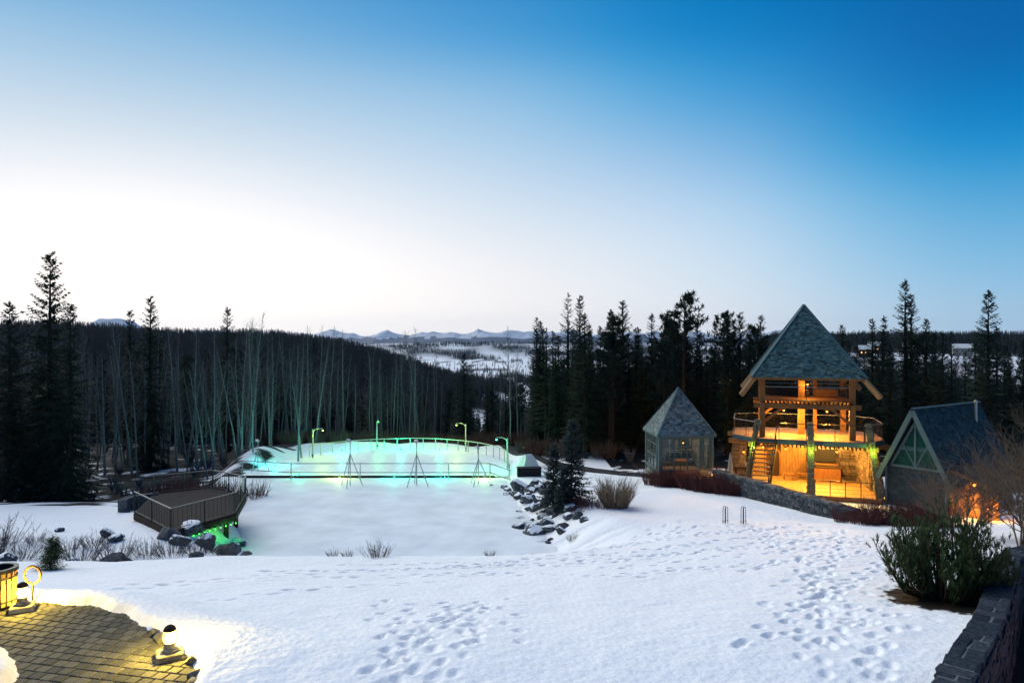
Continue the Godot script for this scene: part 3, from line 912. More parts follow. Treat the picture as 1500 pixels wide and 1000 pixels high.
func build_conifers() -> void:
	var sp := []
	for k in 5: sp.append(conifer_meshes(16.0, R(2.7, 3.3), 0.04, 0.13, 1.0))
	var slim := []
	for k in 4: slim.append(conifer_meshes(16.0, R(1.9, 2.3), 0.15, 0.12, 0.9, 0.05))
	var open := []
	for k in 2: open.append(conifer_meshes(16.0, R(1.9, 2.3), 0.2, 0.10, 0.6, 0.3))
	var pn := []
	for k in 3: pn.append(pine_meshes(16.0, R(2.0, 2.5), 0.36, 64))
	var mats := [M.needles_a, M.needles_b, M.needles_c]
	# picture column / 1000, top row / 1000 above eye, distance, kind, label
	var list := [
		[-0.678, 0.130, 46.0, sp[0], "tallest dark spruce at the left edge beside the deck", "needles_a"],
		[-0.735, 0.060, 44.0, sp[1], "broad dark spruce cut by the left picture edge", "needles_c"],
		[-0.648, 0.055, 44.0, sp[2], "shorter spruce close on the right of the tallest left spruce", "needles_a"],
		[-0.560, 0.045, 64.0, slim[0], "slim spruce top just left of the lone dark aspen-wood spruce", "needles_b"],
		[-0.532, 0.067, 60.0, sp[3], "dark spruce standing tall over the left aspens", "needles_a"],
		[-0.418, 0.052, 70.0, slim[1], "narrow spruce rising from the middle of the aspen wood", "needles_b"],
		[-0.382, 0.012, 72.0, slim[2], "low narrow spruce right of the one amid the aspens", "needles_b"],
		[-0.070, -0.016, 78.0, sp[4], "solitary dark spruce standing before the open valley", "needles_c"],
		[0.035, 0.036, 74.0, open[0], "thin open spruce at the right edge of the valley view", "needles_b"],
		[0.082, 0.071, 72.0, open[1], "tall twin conifer, the left one, above the woods", "needles_b"],
		[0.100, 0.068, 70.0, slim[3], "tall twin conifer, the right one, above the woods", "needles_b"],
		[0.130, 0.022, 68.0, sp[0], "short pointed spruce right of the tall twin conifers", "needles_a"],
		[0.162, 0.061, 71.0, sp[1], "tall full spruce midway between twin conifers and gazebo", "needles_a"],
		[0.186, 0.020, 74.0, slim[0], "low spruce top left of the pine behind the gazebo", "needles_c"],
		[0.205, 0.042, 72.0, slim[1], "slender spruce two left of the tufted pine", "needles_b"],
		[0.226, 0.038, 68.0, pn[0], "round topped pine next to the tall tufted pine", "needles_b"],
		[0.250, 0.071, 63.0, pn[1], "tall tufted pine rising straight behind the gazebo", "needles_a"],
		[0.275, 0.010, 70.0, sp[2], "short spruce right of the tufted pine", "needles_c"],
		[0.298, 0.028, 72.0, slim[2], "slim spruce pressed left of the bushy pine", "needles_b"],
		[0.313, 0.040, 66.0, pn[2], "bushy pine left of the tower roof", "needles_a"],
		[0.350, 0.005, 76.0, sp[3], "small spruce seen just left of the tower roof edge", "needles_a"],
		[0.505, -0.005, 66.0, sp[4], "dark spruce close on the right of the tower roof", "needles_a"],
		[0.528, 0.034, 72.0, slim[3], "thin spruce, left of the pair right of the tower", "needles_b"],
		[0.545, 0.036, 76.0, slim[0], "thin spruce, right of the pair right of the tower", "needles_b"],
		[0.577, 0.092, 60.0, slim[1], "tallest spruce on the right behind the cottage", "needles_a"],
		[0.607, 0.032, 58.0, sp[0], "full spruce just right of the tallest right spruce", "needles_c"],
		[0.632, 0.014, 56.0, sp[1], "lower full spruce above the cottage roof", "needles_a"],
		[0.697, 0.074, 50.0, sp[2], "broad dark spruce standing alone near the right edge", "needles_a"],
		[0.742, -0.090, 46.0, sp[3], "dark spruce cut by the right picture edge", "needles_c"],
		[0.585, 0.070, 66.0, slim[2], "second trunk of spruce behind the tallest right spruce", "needles_c"]]
	for a in list:
		var x: float = a[0] * a[2]
		var y := ground(x, a[2])
		var top: float = 6.0 + a[1] * a[2]
		plant("pine_tree" if a[3] in pn else "spruce_tree", a[3], M.bark_pine if a[3] in pn else M.bark_dark, M[a[5]], Vector3(x, y, -a[2]), R(0, TAU), (top - y) / 16.0, a[4], "tree", "tall conifers round the garden")
	# the belts of look-alike conifers between and behind the tall ones
	var belts := [
		[86, 2.0, 26.0, 60.0, 90.0, 9.0, 13.5, "conifers in the belt behind the gazebo"],
		[66, 28.0, 62.0, 57.0, 90.0, 8.5, 12.5, "conifers behind tower and cottage"],
		[34, -78.0, -28.0, 74.0, 98.0, 9.0, 13.0, "conifers within the aspen wood"],
		[46, -30.0, 2.0, 82.0, 108.0, 6.0, 9.0, "conifers beyond the rink"],
		[22, -50.0, -31.0, 47.0, 60.0, 8.0, 12.5, "spruces behind the left edge trees"]]
	var where := [[-0.66, "at the far left behind the tallest spruce"], [-0.56, "left of the tall spruce above the aspens"], [-0.46, "above the deck behind the aspens"], [-0.36, "behind the aspens at the rink's left corner"], [-0.26, "beyond the rink's left half"], [-0.15, "beyond the middle of the rink"], [-0.05, "beyond the rink below the valley view"], [0.05, "right of the rink below the thin open spruce"], [0.12, "under the tall twin conifers"], [0.19, "between the twin conifers and the gazebo"], [0.29, "straight behind the gazebo roof"], [0.38, "between gazebo and tower roof"], [0.48, "behind the tower's timber levels"], [0.56, "close on the tower's right"], [0.66, "behind the cottage roof"], [9.0, "at the right edge beyond the cottage"]]
	for b in belts:
		for k in b[0]:
			var x := R(b[1], b[2]); var d := R(b[3], b[4])
			if b[1] > 0.0 and b[1] < 10.0: x *= d / 66.0
			if x > 9.0 and x < 30.0 and d < 57.0: d += 8.0
			var kind: Array = (slim + sp + slim + open + pn)[rng.randi() % 18]
			var h := R(b[5], b[6])
			var place := ""
			for w in where:
				if x / d < w[0]:
					place = w[1]
					break
			var look: String = "tufted dark pine" if kind in pn else ("thin open conifer" if kind in open else ("slim dark spruce" if kind in slim else "broad dark spruce"))
			var row := "in the front row " if d < lerpf(b[3], b[4], 0.3) else ("" if d < lerpf(b[3], b[4], 0.65) else "in the back row ")
			var o := plant("conifer", kind, M.bark_dark, mats[rng.randi() % 3], g3(x, d), R(0, TAU), h / 16.0, look + " " + row + place, "tree", b[7])
			o.scale.x *= R(0.85, 1.15)

func build_aspens() -> void:
	var vs := []
	for k in 9: vs.append(aspen_meshes(R(11.5, 14.5), R(0.085, 0.14), R(0.0, 0.9) if k < 8 else 1.4))
	var belts := [
		[120, -47.0, -19.0, 54.0, 72.0, "pale leafless aspen in the wood left of the rink", "aspens left of the rink"],
		[56, -30.0, -8.0, 71.5, 80.0, "thin leafless aspen beyond the rink's left half", "aspens beyond the rink"],
		[10, -14.0, -6.0, 78.0, 92.0, "leafless aspen with pale trunk near the valley view", "aspens near the valley view"],
		[9, -2.0, 24.0, 62.0, 76.0, "thin bare trunk standing among the conifers behind the gazebo", "bare trunks among conifers"]]
	for b in belts:
		for k in b[0]:
			var d := R(b[3], b[4])
			var x := R(b[1], b[2]) * (d / 66.0 if b[1] < -20.0 else 1.0)
			var vi := rng.randi() % vs.size()
			var sc := R(0.6, 0.9)
			var u := x / d
			var place: String = "amid the left edge spruces" if u < -0.56 else ("in the wood behind the deck" if u < -0.46 else ("between deck and rink" if u < -0.37 else ("behind the rink's left corner lamp pole" if u < -0.28 else ("beyond the rink's left half" if u < -0.18 else ("beside the valley view" if u < -0.06 else "among conifers behind path and gazebo")))))
			plant("aspen_tree", vs[vi], M.bark_aspen, M.twig_aspen, g3(x, d), R(0, TAU), sc, ("leaning" if vi == 8 else ("tall" if sc > 0.8 else ("short" if sc < 0.7 else "mid height"))) + " pale leafless aspen " + ("in front " if d < lerpf(b[3], b[4], 0.4) else "") + place, "tree", b[6])

func far_conifer() -> ArrayMesh:
	var mb := MB.new()
	mb.tube([Vector3(0, -1, 0), Vector3(0, 10, 0)], [0.18, 0.05], 4, false)
	var y := 1.0
	while y < 9.6:
		var l := 2.2 * pow(1.0 - y / 10.4, 0.85)
		for k in 6:
			var a := R(0, TAU)
			var d := Vector3(cos(a), R(-0.5, -0.1), sin(a))
			mb.blade(Vector3(0, y + 0.4, 0), d, l * R(0.7, 1.2), Vector3(-sin(a), 0.2, cos(a)), 0.45 + l * 0.16)
		y += 0.62
	mb.blade(Vector3(0, 9, 0), Vector3.UP, 1.4, Vector3.RIGHT, 0.2)
	mb.blade(Vector3(0, 9, 0), Vector3.UP, 1.4, Vector3.BACK, 0.2)
	return mb.mesh()

func far_bush() -> ArrayMesh:
	var mb := MB.new()
	for k in 46:
		var a := R(0, TAU)
		var d := Vector3(cos(a) * 0.45, R(0.6, 1.3), sin(a) * 0.45).normalized()
		mb.blade(Vector3(cos(a) * 0.4, R(0, 1.2), sin(a) * 0.4), d, R(1.5, 3.6), perp(d), R(0.05, 0.14))
	return mb.mesh()

func scatter(called: String, m: Mesh, material: Material, spots: Array, label: String, category: String) -> void:
	var mm := MultiMesh.new()
	mm.transform_format = MultiMesh.TRANSFORM_3D
	mm.mesh = m
	mm.instance_count = spots.size()
	for k in spots.size():
		var s: float = spots[k][2]
		mm.set_instance_transform(k, Transform3D(Basis.from_euler(Vector3(0, R(0, TAU), 0)).scaled(Vector3(s * R(0.8, 1.2), s, s * R(0.8, 1.2))), g3(spots[k][0], spots[k][1])))
	var o := MultiMeshInstance3D.new()
	o.name = called
	o.multimesh = mm
	o.material_override = material
	add_child(o)
	tag(o, label, category, "", "stuff")

func build_far_woods() -> void:
	var fc := far_conifer()
	var spots := []
	for k in 26000:
		var d := R(430.0, 860.0); var x := R(-760.0, 30.0)
		if hill(x, d) > 9.0 and x > -0.95 * d: spots.append([x, d, R(0.8, 1.55)])
	scatter("hill_forest", fc, M.needles_far, spots, "dark conifer forest covering the long hill at the left", "forest")
	spots = []
	for k in 2600:
		var d := 84.0 + 340.0 * pow(rng.randf(), 1.3)
		var x := R(-0.85, 0.12) * d
		if d < 105.0 and x > -30.0 and x < 0.0: continue
		var s := R(0.7, 1.15)
		if x > -0.17 * d and x < 0.06 * d and (6.0 - ground(x, d) - 10.5 * s) / d < 0.105: continue
		spots.append([x, d, s])
	for k in 420:
		var d := R(88.0, 150.0)
		spots.append([R(0.05, 0.95) * d, d, R(0.7, 1.1)])
	scatter("slope_forest", fc, M.needles_far, spots, "dark conifer wood falling away beyond the aspens", "forest")
	spots = []
	for k in 15000:
		var d := R(440.0, 1500.0); var x := R(-0.22, 0.30) * d
		if hill(x, d) < 8.0 and forest(x, d) > 0.5: spots.append([x, d, R(0.8, 1.5)])
	for k in 260:
		var d := R(1150.0, 2100.0)
		spots.append([R(-0.2, 0.1) * d, d, R(0.8, 1.4)])
	for k in 9000:
		var d := R(2450.0, 3600.0); var x := R(-0.3, 0.3) * d
		if forest(x, d) > 0.55: spots.append([x, d, R(1.1, 2.0)])
	scatter("valley_forest", fc, M.needles_far, spots, "broken bands of conifers crossing the snowy valley floor", "forest")
	spots = []
	for k in 9000:
		var d := R(480.0, 1400.0); var x := R(0.22, 0.95) * d
		if d > 540.0 and x > 260.0 and forest(x, d) > 0.5 or rng.randf() < 0.02: spots.append([x, d, R(0.8, 1.5)])
	for k in 500:
		var d := R(95.0, 210.0)
		spots.append([R(0.25, 0.9) * d, d, R(0.5, 1.0)])
	scatter("right_forest", fc, M.needles_far, spots, "far conifer wood along the right hand ridge", "forest")
	spots = []
	for k in 1500:
		var d := R(240.0, 560.0); var x := R(0.25, 0.95) * d
		if noise_c.get_noise_2d(x * 1.5, d * 1.5) > -0.1: spots.append([x, d, R(0.7, 1.8)])
	scatter("field_brush", far_bush(), M.twig_grey, spots, "grey leafless brush scattered over the snowy right field", "brush")

func build_shrubs() -> void:
	var red := []
	for k in 4: red.append(twig_shrub(1.0, 1.15, 120, 0.013, 0.55, 4))
	var put := func(called, m, material, x, d, sc, label, group):
		var o: MeshInstance3D = one(called, m, material, label, "shrub", g3(x, d, -0.03), R(0, TAU), group)
		o.scale = Vector3(sc * R(0.9, 1.2), sc, sc * R(0.9, 1.2))
	for k in 22:
		var f := (k + R(-0.3, 0.3)) / 21.0
		var d := lerpf(45.6, 40.6, f) + R(-0.6, 0.6)
		put.call("red_shrub", red[k % 4], M.twig_red, lerpf(9.6, 13.5, f), d, R(0.55, 1.25), "dark red leafless shrub %s" % ["at the hedge's left end under the gazebo", "at the hedge's middle before the gazebo", "at the hedge's right end by the rubble wall"][int(k / 7.4)], "red shrubs before the gazebo")
	for k in 15:
		var f := k / 14.0
		put.call("red_shrub", red[k % 4], M.twig_red, lerpf(15.8, 19.2, f) + R(-0.3, 0.3), lerpf(31.6, 30.4, f) + R(-0.6, 0.6), R(0.5, 1.15), "dark red leafless shrub %s" % ("close to the rubble wall's lower end" if k < 7 else "below the cottage's front wall"), "red shrubs before the cottage")
	for k in 13:
		put.call("red_shrub", red[k % 4], M.twig_red, R(-22.5, -16.6), R(41.4, 44.5), R(1.0, 1.7), "dark leafless shrub in the thicket behind the deck", "shrubs behind the deck")
	for k in 46:
		var x := lerpf(-26.0, 8.0, k / 45.0)
		put.call("brush_shrub", red[k % 4], M.twig_red if k % 3 else M.twig_brown, x, R(66.2, 69.0) if x < 1.0 else R(60.0, 66.0), R(1.1, 1.6), "low dark brush %s" % ["left of the rink's snow heap", "behind the far rail's left part", "behind the far rail's middle", "behind the far rail's right part", "along the path right of the rink"][mini(int(k / 9.2), 4)], "brush beyond the rink")
	var grey := []
	for k in 3: grey.append(twig_shrub(0.9, 1.1, 60, 0.010, 0.9, 5))
	for q in [[-18.5, 28.4, 0.8], [-17.2, 27.2, 0.9], [-16.0, 27.4, 1.0], [-14.9, 27.9, 0.8], [-14.0, 28.0, 0.95], [-13.2, 28.6, 0.9], [-12.6, 29.2, 0.7], [-19.8, 27.4, 0.9], [-21.0, 27.0, 1.2], [-21.6, 28.6, 1.3], [-20.4, 29.2, 0.6], [-17.8, 29.0, 0.7], [-12.0, 28.4, 0.5]]:
		put.call("bare_shrub", grey[rng.randi() % 3], M.twig_grey, q[0], q[1], q[2], "small grey bare shrub on the bank below the deck", "bare shrubs below the deck")
	put.call("bare_shrub", grey[0], M.twig_grey, -5.2, 26.3, 0.75, "small round bare shrub alone on the pond's near bank", "")
	for q in [[-7.0, 26.6, 0.35], [-6.4, 26.5, 0.3], [-0.9, 26.8, 0.3]]:
		put.call("bare_shrub", grey[1], M.twig_grey, q[0], q[1], q[2], "low twigs poking through snow on the near bank", "twigs on the near bank")
	# beside the boulders
	one("tan_bush", twig_shrub(1.1, 1.6, 420, 0.013, 0.8, 5), M.twig_tan, "dense rounded tan bush beside the small spruce", "shrub", g3(5.55, 36.6), 0.4)
	for q in [[4.2, 36.6, 0.9], [3.7, 37.0, 0.8], [4.8, 36.2, 0.55], [3.4, 36.0, 0.6]]:
		put.call("bare_shrub", grey[2], M.twig_red, q[0], q[1], q[2], "reddish bare twigs between small spruce and tan bush", "twigs beside the tan bush")
	put.call("bare_shrub", grey[2], M.twig_brown, 2.9, 33.0, 0.4, "flattened twigs lying on snow before the boulders", "")
	for q in [[3.3, 38.2, 4.7, "small spruce, the taller and right one of the pair by the boulders"], [2.3, 38.4, 3.7, "small spruce, the shorter and left one of the pair by the boulders"], [2.75, 37.2, 2.4, "low bushy spruce in front of the pair by the boulders"]]:
		plant("young_spruce", conifer_meshes(6.0, 1.6, 0.02, 0.10, 0.75), M.bark_dark, M.needles_blue, g3(q[0], q[1]), R(0, 6), q[2] / 6.0, q[3], "tree", "young spruces by the boulders")
	plant("young_spruce", conifer_meshes(1.2, 0.5, 0.02, 0.02, 0.3), M.bark_dark, M.needles_bush, g3(-16.0, 23.6), 1.0, 0.8, "tiny seedling spruce in the snow right of the slatted bin", "tree", "")
	# the pine bush by the garden wall
	var tr := MB.new()
	var mb := MB.new()
	for k in 110:
		var a := R(0, TAU)
		var out := sqrt(rng.randf())
		var tipp := Vector3(cos(a) * out * 1.62, lerpf(2.15, 1.0, out * out) * R(0.55, 1.08), sin(a) * out * 1.25)
		var b := Vector3(cos(a) * 0.22, 0, sin(a) * 0.18)
		var m := b.lerp(tipp, 0.5) + Vector3(cos(a) * 0.18, -0.22, sin(a) * 0.15)
		var dir := (tipp - m).normalized()
		tr.tube([b - Vector3.UP * 0.1, m, tipp], [0.035, 0.022, 0.008], 5, false)
		for q in 17:
			var s := R(0.42, 1.02)
			var p := b.lerp(m, s * 2.0) if s < 0.5 else m.lerp(tipp, s * 2.0 - 1.0)
			var sd := Vector3(R(-1, 1), R(-0.3, 1), R(-1, 1)).normalized()
			var c := p + sd * R(0.0, 0.22)
			var ax := (dir * 0.6 + sd * 0.8 + Vector3.UP * 0.6).normalized()
			for w in 20:
				var nd := (ax + Vector3(R(-1, 1), R(-1, 1), R(-1, 1)) * 0.8).normalized()
				mb.blade(c + ax * R(0.0, 0.16), nd, R(0.08, 0.15), perp(nd), 0.011)
	var bush := thing("pine_bush", "dense green pine bush beside the curved stone wall", "bush", g3(10.7, 17.0))
	bush.scale = Vector3(1.02, 1.02, 1.05)
	part("branches", tr, M.bark_pine, bush)
	part("needles", mb, M.needles_bush, bush)
	var under := []
	for k in 900:
		var d := R(40.0, 92.0); var x := R(-0.78, 0.85) * d
		if forest(x, d) > 0.9 and noise_a.get_noise_2d(x * 2.0, d * 2.0) > -0.15: under.append([x, d, R(0.18, 0.42)])
	scatter("undergrowth", far_bush(), M.twig_grey, under, "dark leafless undergrowth on the forest floor", "undergrowth")
	# leafless tree at the right edge
	for q in [[18.0, 24.2, 4.2, "leafless brown bush tree at the right edge above the wall"], [20.2, 26.0, 4.8, "second leafless brown bush tree behind, cut by the right edge"], [17.6, 26.6, 3.4, "smaller leafless brown bush left of the right edge trees"]]:
		var o := thing("bare_tree", q[3], "tree", g3(q[0], q[1]), R(0, 6))
		part("branches", bare_tree_mesh(q[2]), M.twig_brown, o)

func build_boulders() -> void:
	var rk := []
	var caps := []
	for k in 8:
		var m := rock_mesh(40 + k)
		rk.append(m)
		caps.append(snow_cap(m))
	var shrink := 0.92
	var put := func(x, d, s0, label, group, m):
		var s: float = s0 * shrink
		var which := rng.randi() % 8
		var o: MeshInstance3D = one("boulder", rk[which], m, ("big " if s0 > 0.48 else ("small " if s0 < 0.33 else "")) + label + ("" if x < -10.0 else (" close to the rink" if d > 43.5 else (" left of the small spruces" if d > 38.0 else " before the small spruces"))), "boulder", g3(x, d, s * 0.3), R(0, TAU), group)
		o.scale = Vector3(s * R(0.85, 1.3), s * R(0.6, 0.85), s * R(0.85, 1.2))
		o.rotation.x = R(-0.15, 0.15)
		if rng.randf() < 0.65: part("snow_cap", caps[which], M.pond_snow, o)
	# along the pond's right shore
	for q in [[-2.6, 45.6, 0.55], [-2.25, 44.4, 0.4], [-1.6, 47.6, 0.45], [-1.75, 42.4, 0.4], [0.5, 45.2, 0.8], [-0.5, 46.6, 0.4], [0.3, 43.4, 0.5], [1.5, 46.0, 0.4], [2.0, 44.0, 0.35], [0.9, 41.6, 0.5], [2.2, 41.8, 0.45], [-0.8, 40.8, 0.3], [1.3, 39.6, 0.55], [2.0, 39.9, 0.5], [0.55, 36.8, 0.6], [1.25, 35.7, 0.75], [1.75, 36.4, 0.6], [0.75, 35.4, 0.5], [2.0, 35.5, 0.45], [2.6, 35.0, 0.5], [3.0, 35.9, 0.45], [3.4, 35.4, 0.4], [2.5, 34.4, 0.35], [1.5, 34.2, 0.4], [0.9, 33.4, 0.35], [3.1, 37.0, 0.5], [2.3, 37.6, 0.5], [1.6, 37.9, 0.4], [0.2, 38.6, 0.35], [2.6, 40.6, 0.4], [3.2, 43.0, 0.35], [-3.9, 46.9, 0.22], [-2.0, 46.9, 0.2], [1.0, 44.2, 0.3], [1.8, 42.8, 0.3], [-0.4, 44.6, 0.3], [3.6, 34.4, 0.32], [0.4, 40.2, 0.3]]:
		put.call(q[0], q[1], q[2], "dark angular boulder on the pond's right bank", "boulders right of the pond", M.boulder if rng.randf() < 0.7 else M.boulder_b)
	for k in 34:
		var d := R(33.5, 47.5)
		put.call(shore_right(d) + R(0.0, 3.4), d, R(0.2, 0.42), "dark angular boulder on the pond's right bank", "boulders right of the pond", M.boulder if rng.randf() < 0.7 else M.boulder_b)
	for q in [[-13.3, 32.4, 0.6], [-13.0, 31.2, 0.7], [-12.6, 32.0, 0.5], [-13.8, 30.6, 0.6], [-14.4, 29.6, 0.5], [-12.8, 30.0, 0.55], [-12.5, 33.2, 0.4], [-13.4, 33.6, 0.5], [-14.8, 31.4, 0.7], [-15.2, 30.2, 0.6]]:
		put.call(q[0], q[1], q[2], "pale snow dusted boulder under the deck's pond side", "boulders under the deck", M.boulder_b)
	for q in [[-17.9, 30.2, 0.42], [-17.3, 29.7, 0.36], [-15.8, 26.8, 0.5], [-19.2, 25.9, 0.45], [-20.6, 31.0, 0.22], [-17.2, 26.7, 0.26], [-20.3, 36.0, 0.22], [-15.0, 26.5, 0.4], [-12.6, 27.2, 0.35]]:
		put.call(q[0], q[1], q[2], "dark rock poking from the snow left of the deck", "rocks left of the deck", M.boulder)

# ------------------------------------------------------------------ building blocks
func stone_quad(mb: MB, p00: Vector3, p10: Vector3, p11: Vector3, p01: Vector3, sw: float, sh: float, pal: Array, proud := 0.05) -> void:
	var nn := (p10 - p00).cross(p01 - p00).normalized()
	var hgt := (p01 - p00).length()
	var at := func(u, v): return p00.lerp(p10, u).lerp(p01.lerp(p11, u), v)
	var v0 := 0.0
	while v0 < 0.999:
		var v1 := minf(v0 + sh * R(0.7, 1.35) / hgt, 1.0)
		if 1.0 - v1 < 0.3 * sh / hgt: v1 = 1.0
		var w: float = (p10 - p00).length() * (1.0 - v0) + (p11 - p01).length() * v0
		var u0 := 0.0
		while u0 < 0.999:
			var u1 := minf(u0 + sw * R(0.55, 1.5) / w, 1.0)
			if 1.0 - u1 < 0.3 * sw / w: u1 = 1.0
			var g := 0.012 / w; var gv := 0.012 / hgt
			var z := R(0.25, 1.0) * proud
			var e := R(0.15, 0.3)
			var o: Vector3 = -nn * 0.05
			var a: Vector3 = at.call(u0 + g, v0 + gv); var b: Vector3 = at.call(u1 - g, v0 + gv); var c: Vector3 = at.call(u1 - g, v1 - gv); var d: Vector3 = at.call(u0 + g, v1 - gv)
			var m := (a + b + c + d) * 0.25
			var col: Color = pal[rng.randi() % pal.size()] * R(0.75, 1.25)
			col.a = 1.0
			var f := [a.lerp(m, e * R(0.1, 0.5)) + nn * z, b.lerp(m, e * R(0.1, 0.5)) + nn * z * R(0.7, 1.1), c.lerp(m, e * R(0.1, 0.5)) + nn * z, d.lerp(m, e * R(0.1, 0.5)) + nn * z * R(0.7, 1.1)]
			mb.quad(f[0], f[1], f[2], f[3], col)
			var bk := [a + o, b + o, c + o, d + o]
			for k in 4:
				var j := (k + 1) % 4
				mb.quad(bk[k], bk[j], f[j], f[k], col)
			u0 = u1
		v0 = v1

func slate_quad(mb: MB, e0: Vector3, e1: Vector3, t1: Vector3, t0: Vector3, rowh: float, wid: float, pal: Array) -> void:
	var nn := (e1 - e0).cross(t0 - e0)
	if nn.length() < 0.001: nn = (e1 - e0).cross(t1 - e0)
	nn = nn.normalized()
	var sl := ((t0 + t1) * 0.5 - (e0 + e1) * 0.5).length()
	var rows := int(sl / rowh)
	for r in rows:
		var v0 := float(r) / rows
		var v1 := minf((r + 1.25) / rows, 1.0)
		var a := e0.lerp(t0, v0); var b := e1.lerp(t1, v0); var a2 := e0.lerp(t0, v1); var b2 := e1.lerp(t1, v1)
		var w := (b - a).length()
		var u := 0.0
		while u < w - 0.01:
			var s := wid * R(0.6, 1.4)
			var u1 := minf(u + s, w)
			if w - u1 < wid * 0.35: u1 = w
			var f0 := u / w; var f1 := (u1 - 0.008) / w
			var col: Color = pal[rng.randi() % pal.size()] * R(0.5, 1.5)
			col.a = 1.0
			var lift := nn * R(0.022, 0.045)
			var sag := (a - a2).normalized() * R(-0.012, 0.02)
			var p := a.lerp(b, f0) + lift + sag; var q := a.lerp(b, f1) + lift + sag
			mb.quad(p, q, a2.lerp(b2, f1) + nn * 0.006, a2.lerp(b2, f0) + nn * 0.006, col)
			mb.quad(a.lerp(b, f0) + sag, a.lerp(b, f1) + sag, q, p, col)
			u = u1

func railing(parent: Node, a: Vector3, b: Vector3, h: float, posts: int, fill: int, post_m: Material, rail_m: Material, fill_m: Material, pw := 0.06, last := true) -> void:
	for k in posts + (1 if last else 0):
		var p := a.lerp(b, float(k) / posts)
		var mb := MB.new()
		mb.cbox(p + Vector3.UP * h * 0.5, Vector3(pw, h, pw), 0.006)
		part("rail_post", mb, post_m, parent)
	var mb := MB.new()
	var e := (b - a).normalized() * 0.04
	mb.beam(a - e + Vector3.UP * (h + 0.025), b + e + Vector3.UP * (h + 0.025), 0.07, 0.045)
	part("handrail", mb, rail_m, parent)
	if fill == 0: return
	mb = MB.new()
	if fill < 0:
		for k in -fill:
			var y := h * (k + 1.0) / (-fill + 1.0)
			mb.bar(a + Vector3.UP * y, b + Vector3.UP * y, 0.012, 0.012)
	else:
		mb.bar(a + Vector3.UP * 0.09, b + Vector3.UP * 0.09, 0.03, 0.03)
		for k in fill:
			var p := a.lerp(b, (k + 0.5) / fill)
			mb.bar(p + Vector3.UP * 0.09, p + Vector3.UP * h, 0.014, 0.014)
	var o := part("wires" if fill < 0 else "balusters", mb, fill_m, parent)
	stuff(o)

func beam_part(called: String, a: Vector3, b: Vector3, w: float, h: float, m: Material, parent: Node) -> MeshInstance3D:
	var mb := MB.new()
	mb.beam(a, b, w, h)
	return part(called, mb, m, parent)

func box_part(called: String, at: Vector3, s: Vector3, m: Material, parent: Node, e := 0.012) -> MeshInstance3D:
	var mb := MB.new()
	mb.cbox(at, s, e)
	return part(called, mb, m, parent)

func bulb(parent: Node, at: Vector3, r: float, m: Material, col: Color, energy: float) -> void:
	var mb := MB.new()
	mb.lathe(at, [[0.0, -r], [r * 0.7, -r * 0.7], [r, 0.0], [r * 0.7, r * 0.7], [0.0, r]], 10)
	part("bulb", mb, m, parent)
	if energy > 0.0: lamp_light(parent, at, col, energy, r)

# ------------------------------------------------------------------ the look-out tower
const SLATE := [Color(0.062, 0.13, 0.135), Color(0.08, 0.15, 0.15), Color(0.05, 0.105, 0.12), Color(0.095, 0.155, 0.145)]
const RUBBLE := [Color(0.22, 0.17, 0.15), Color(0.28, 0.21, 0.17), Color(0.17, 0.14, 0.14), Color(0.24, 0.20, 0.19)]

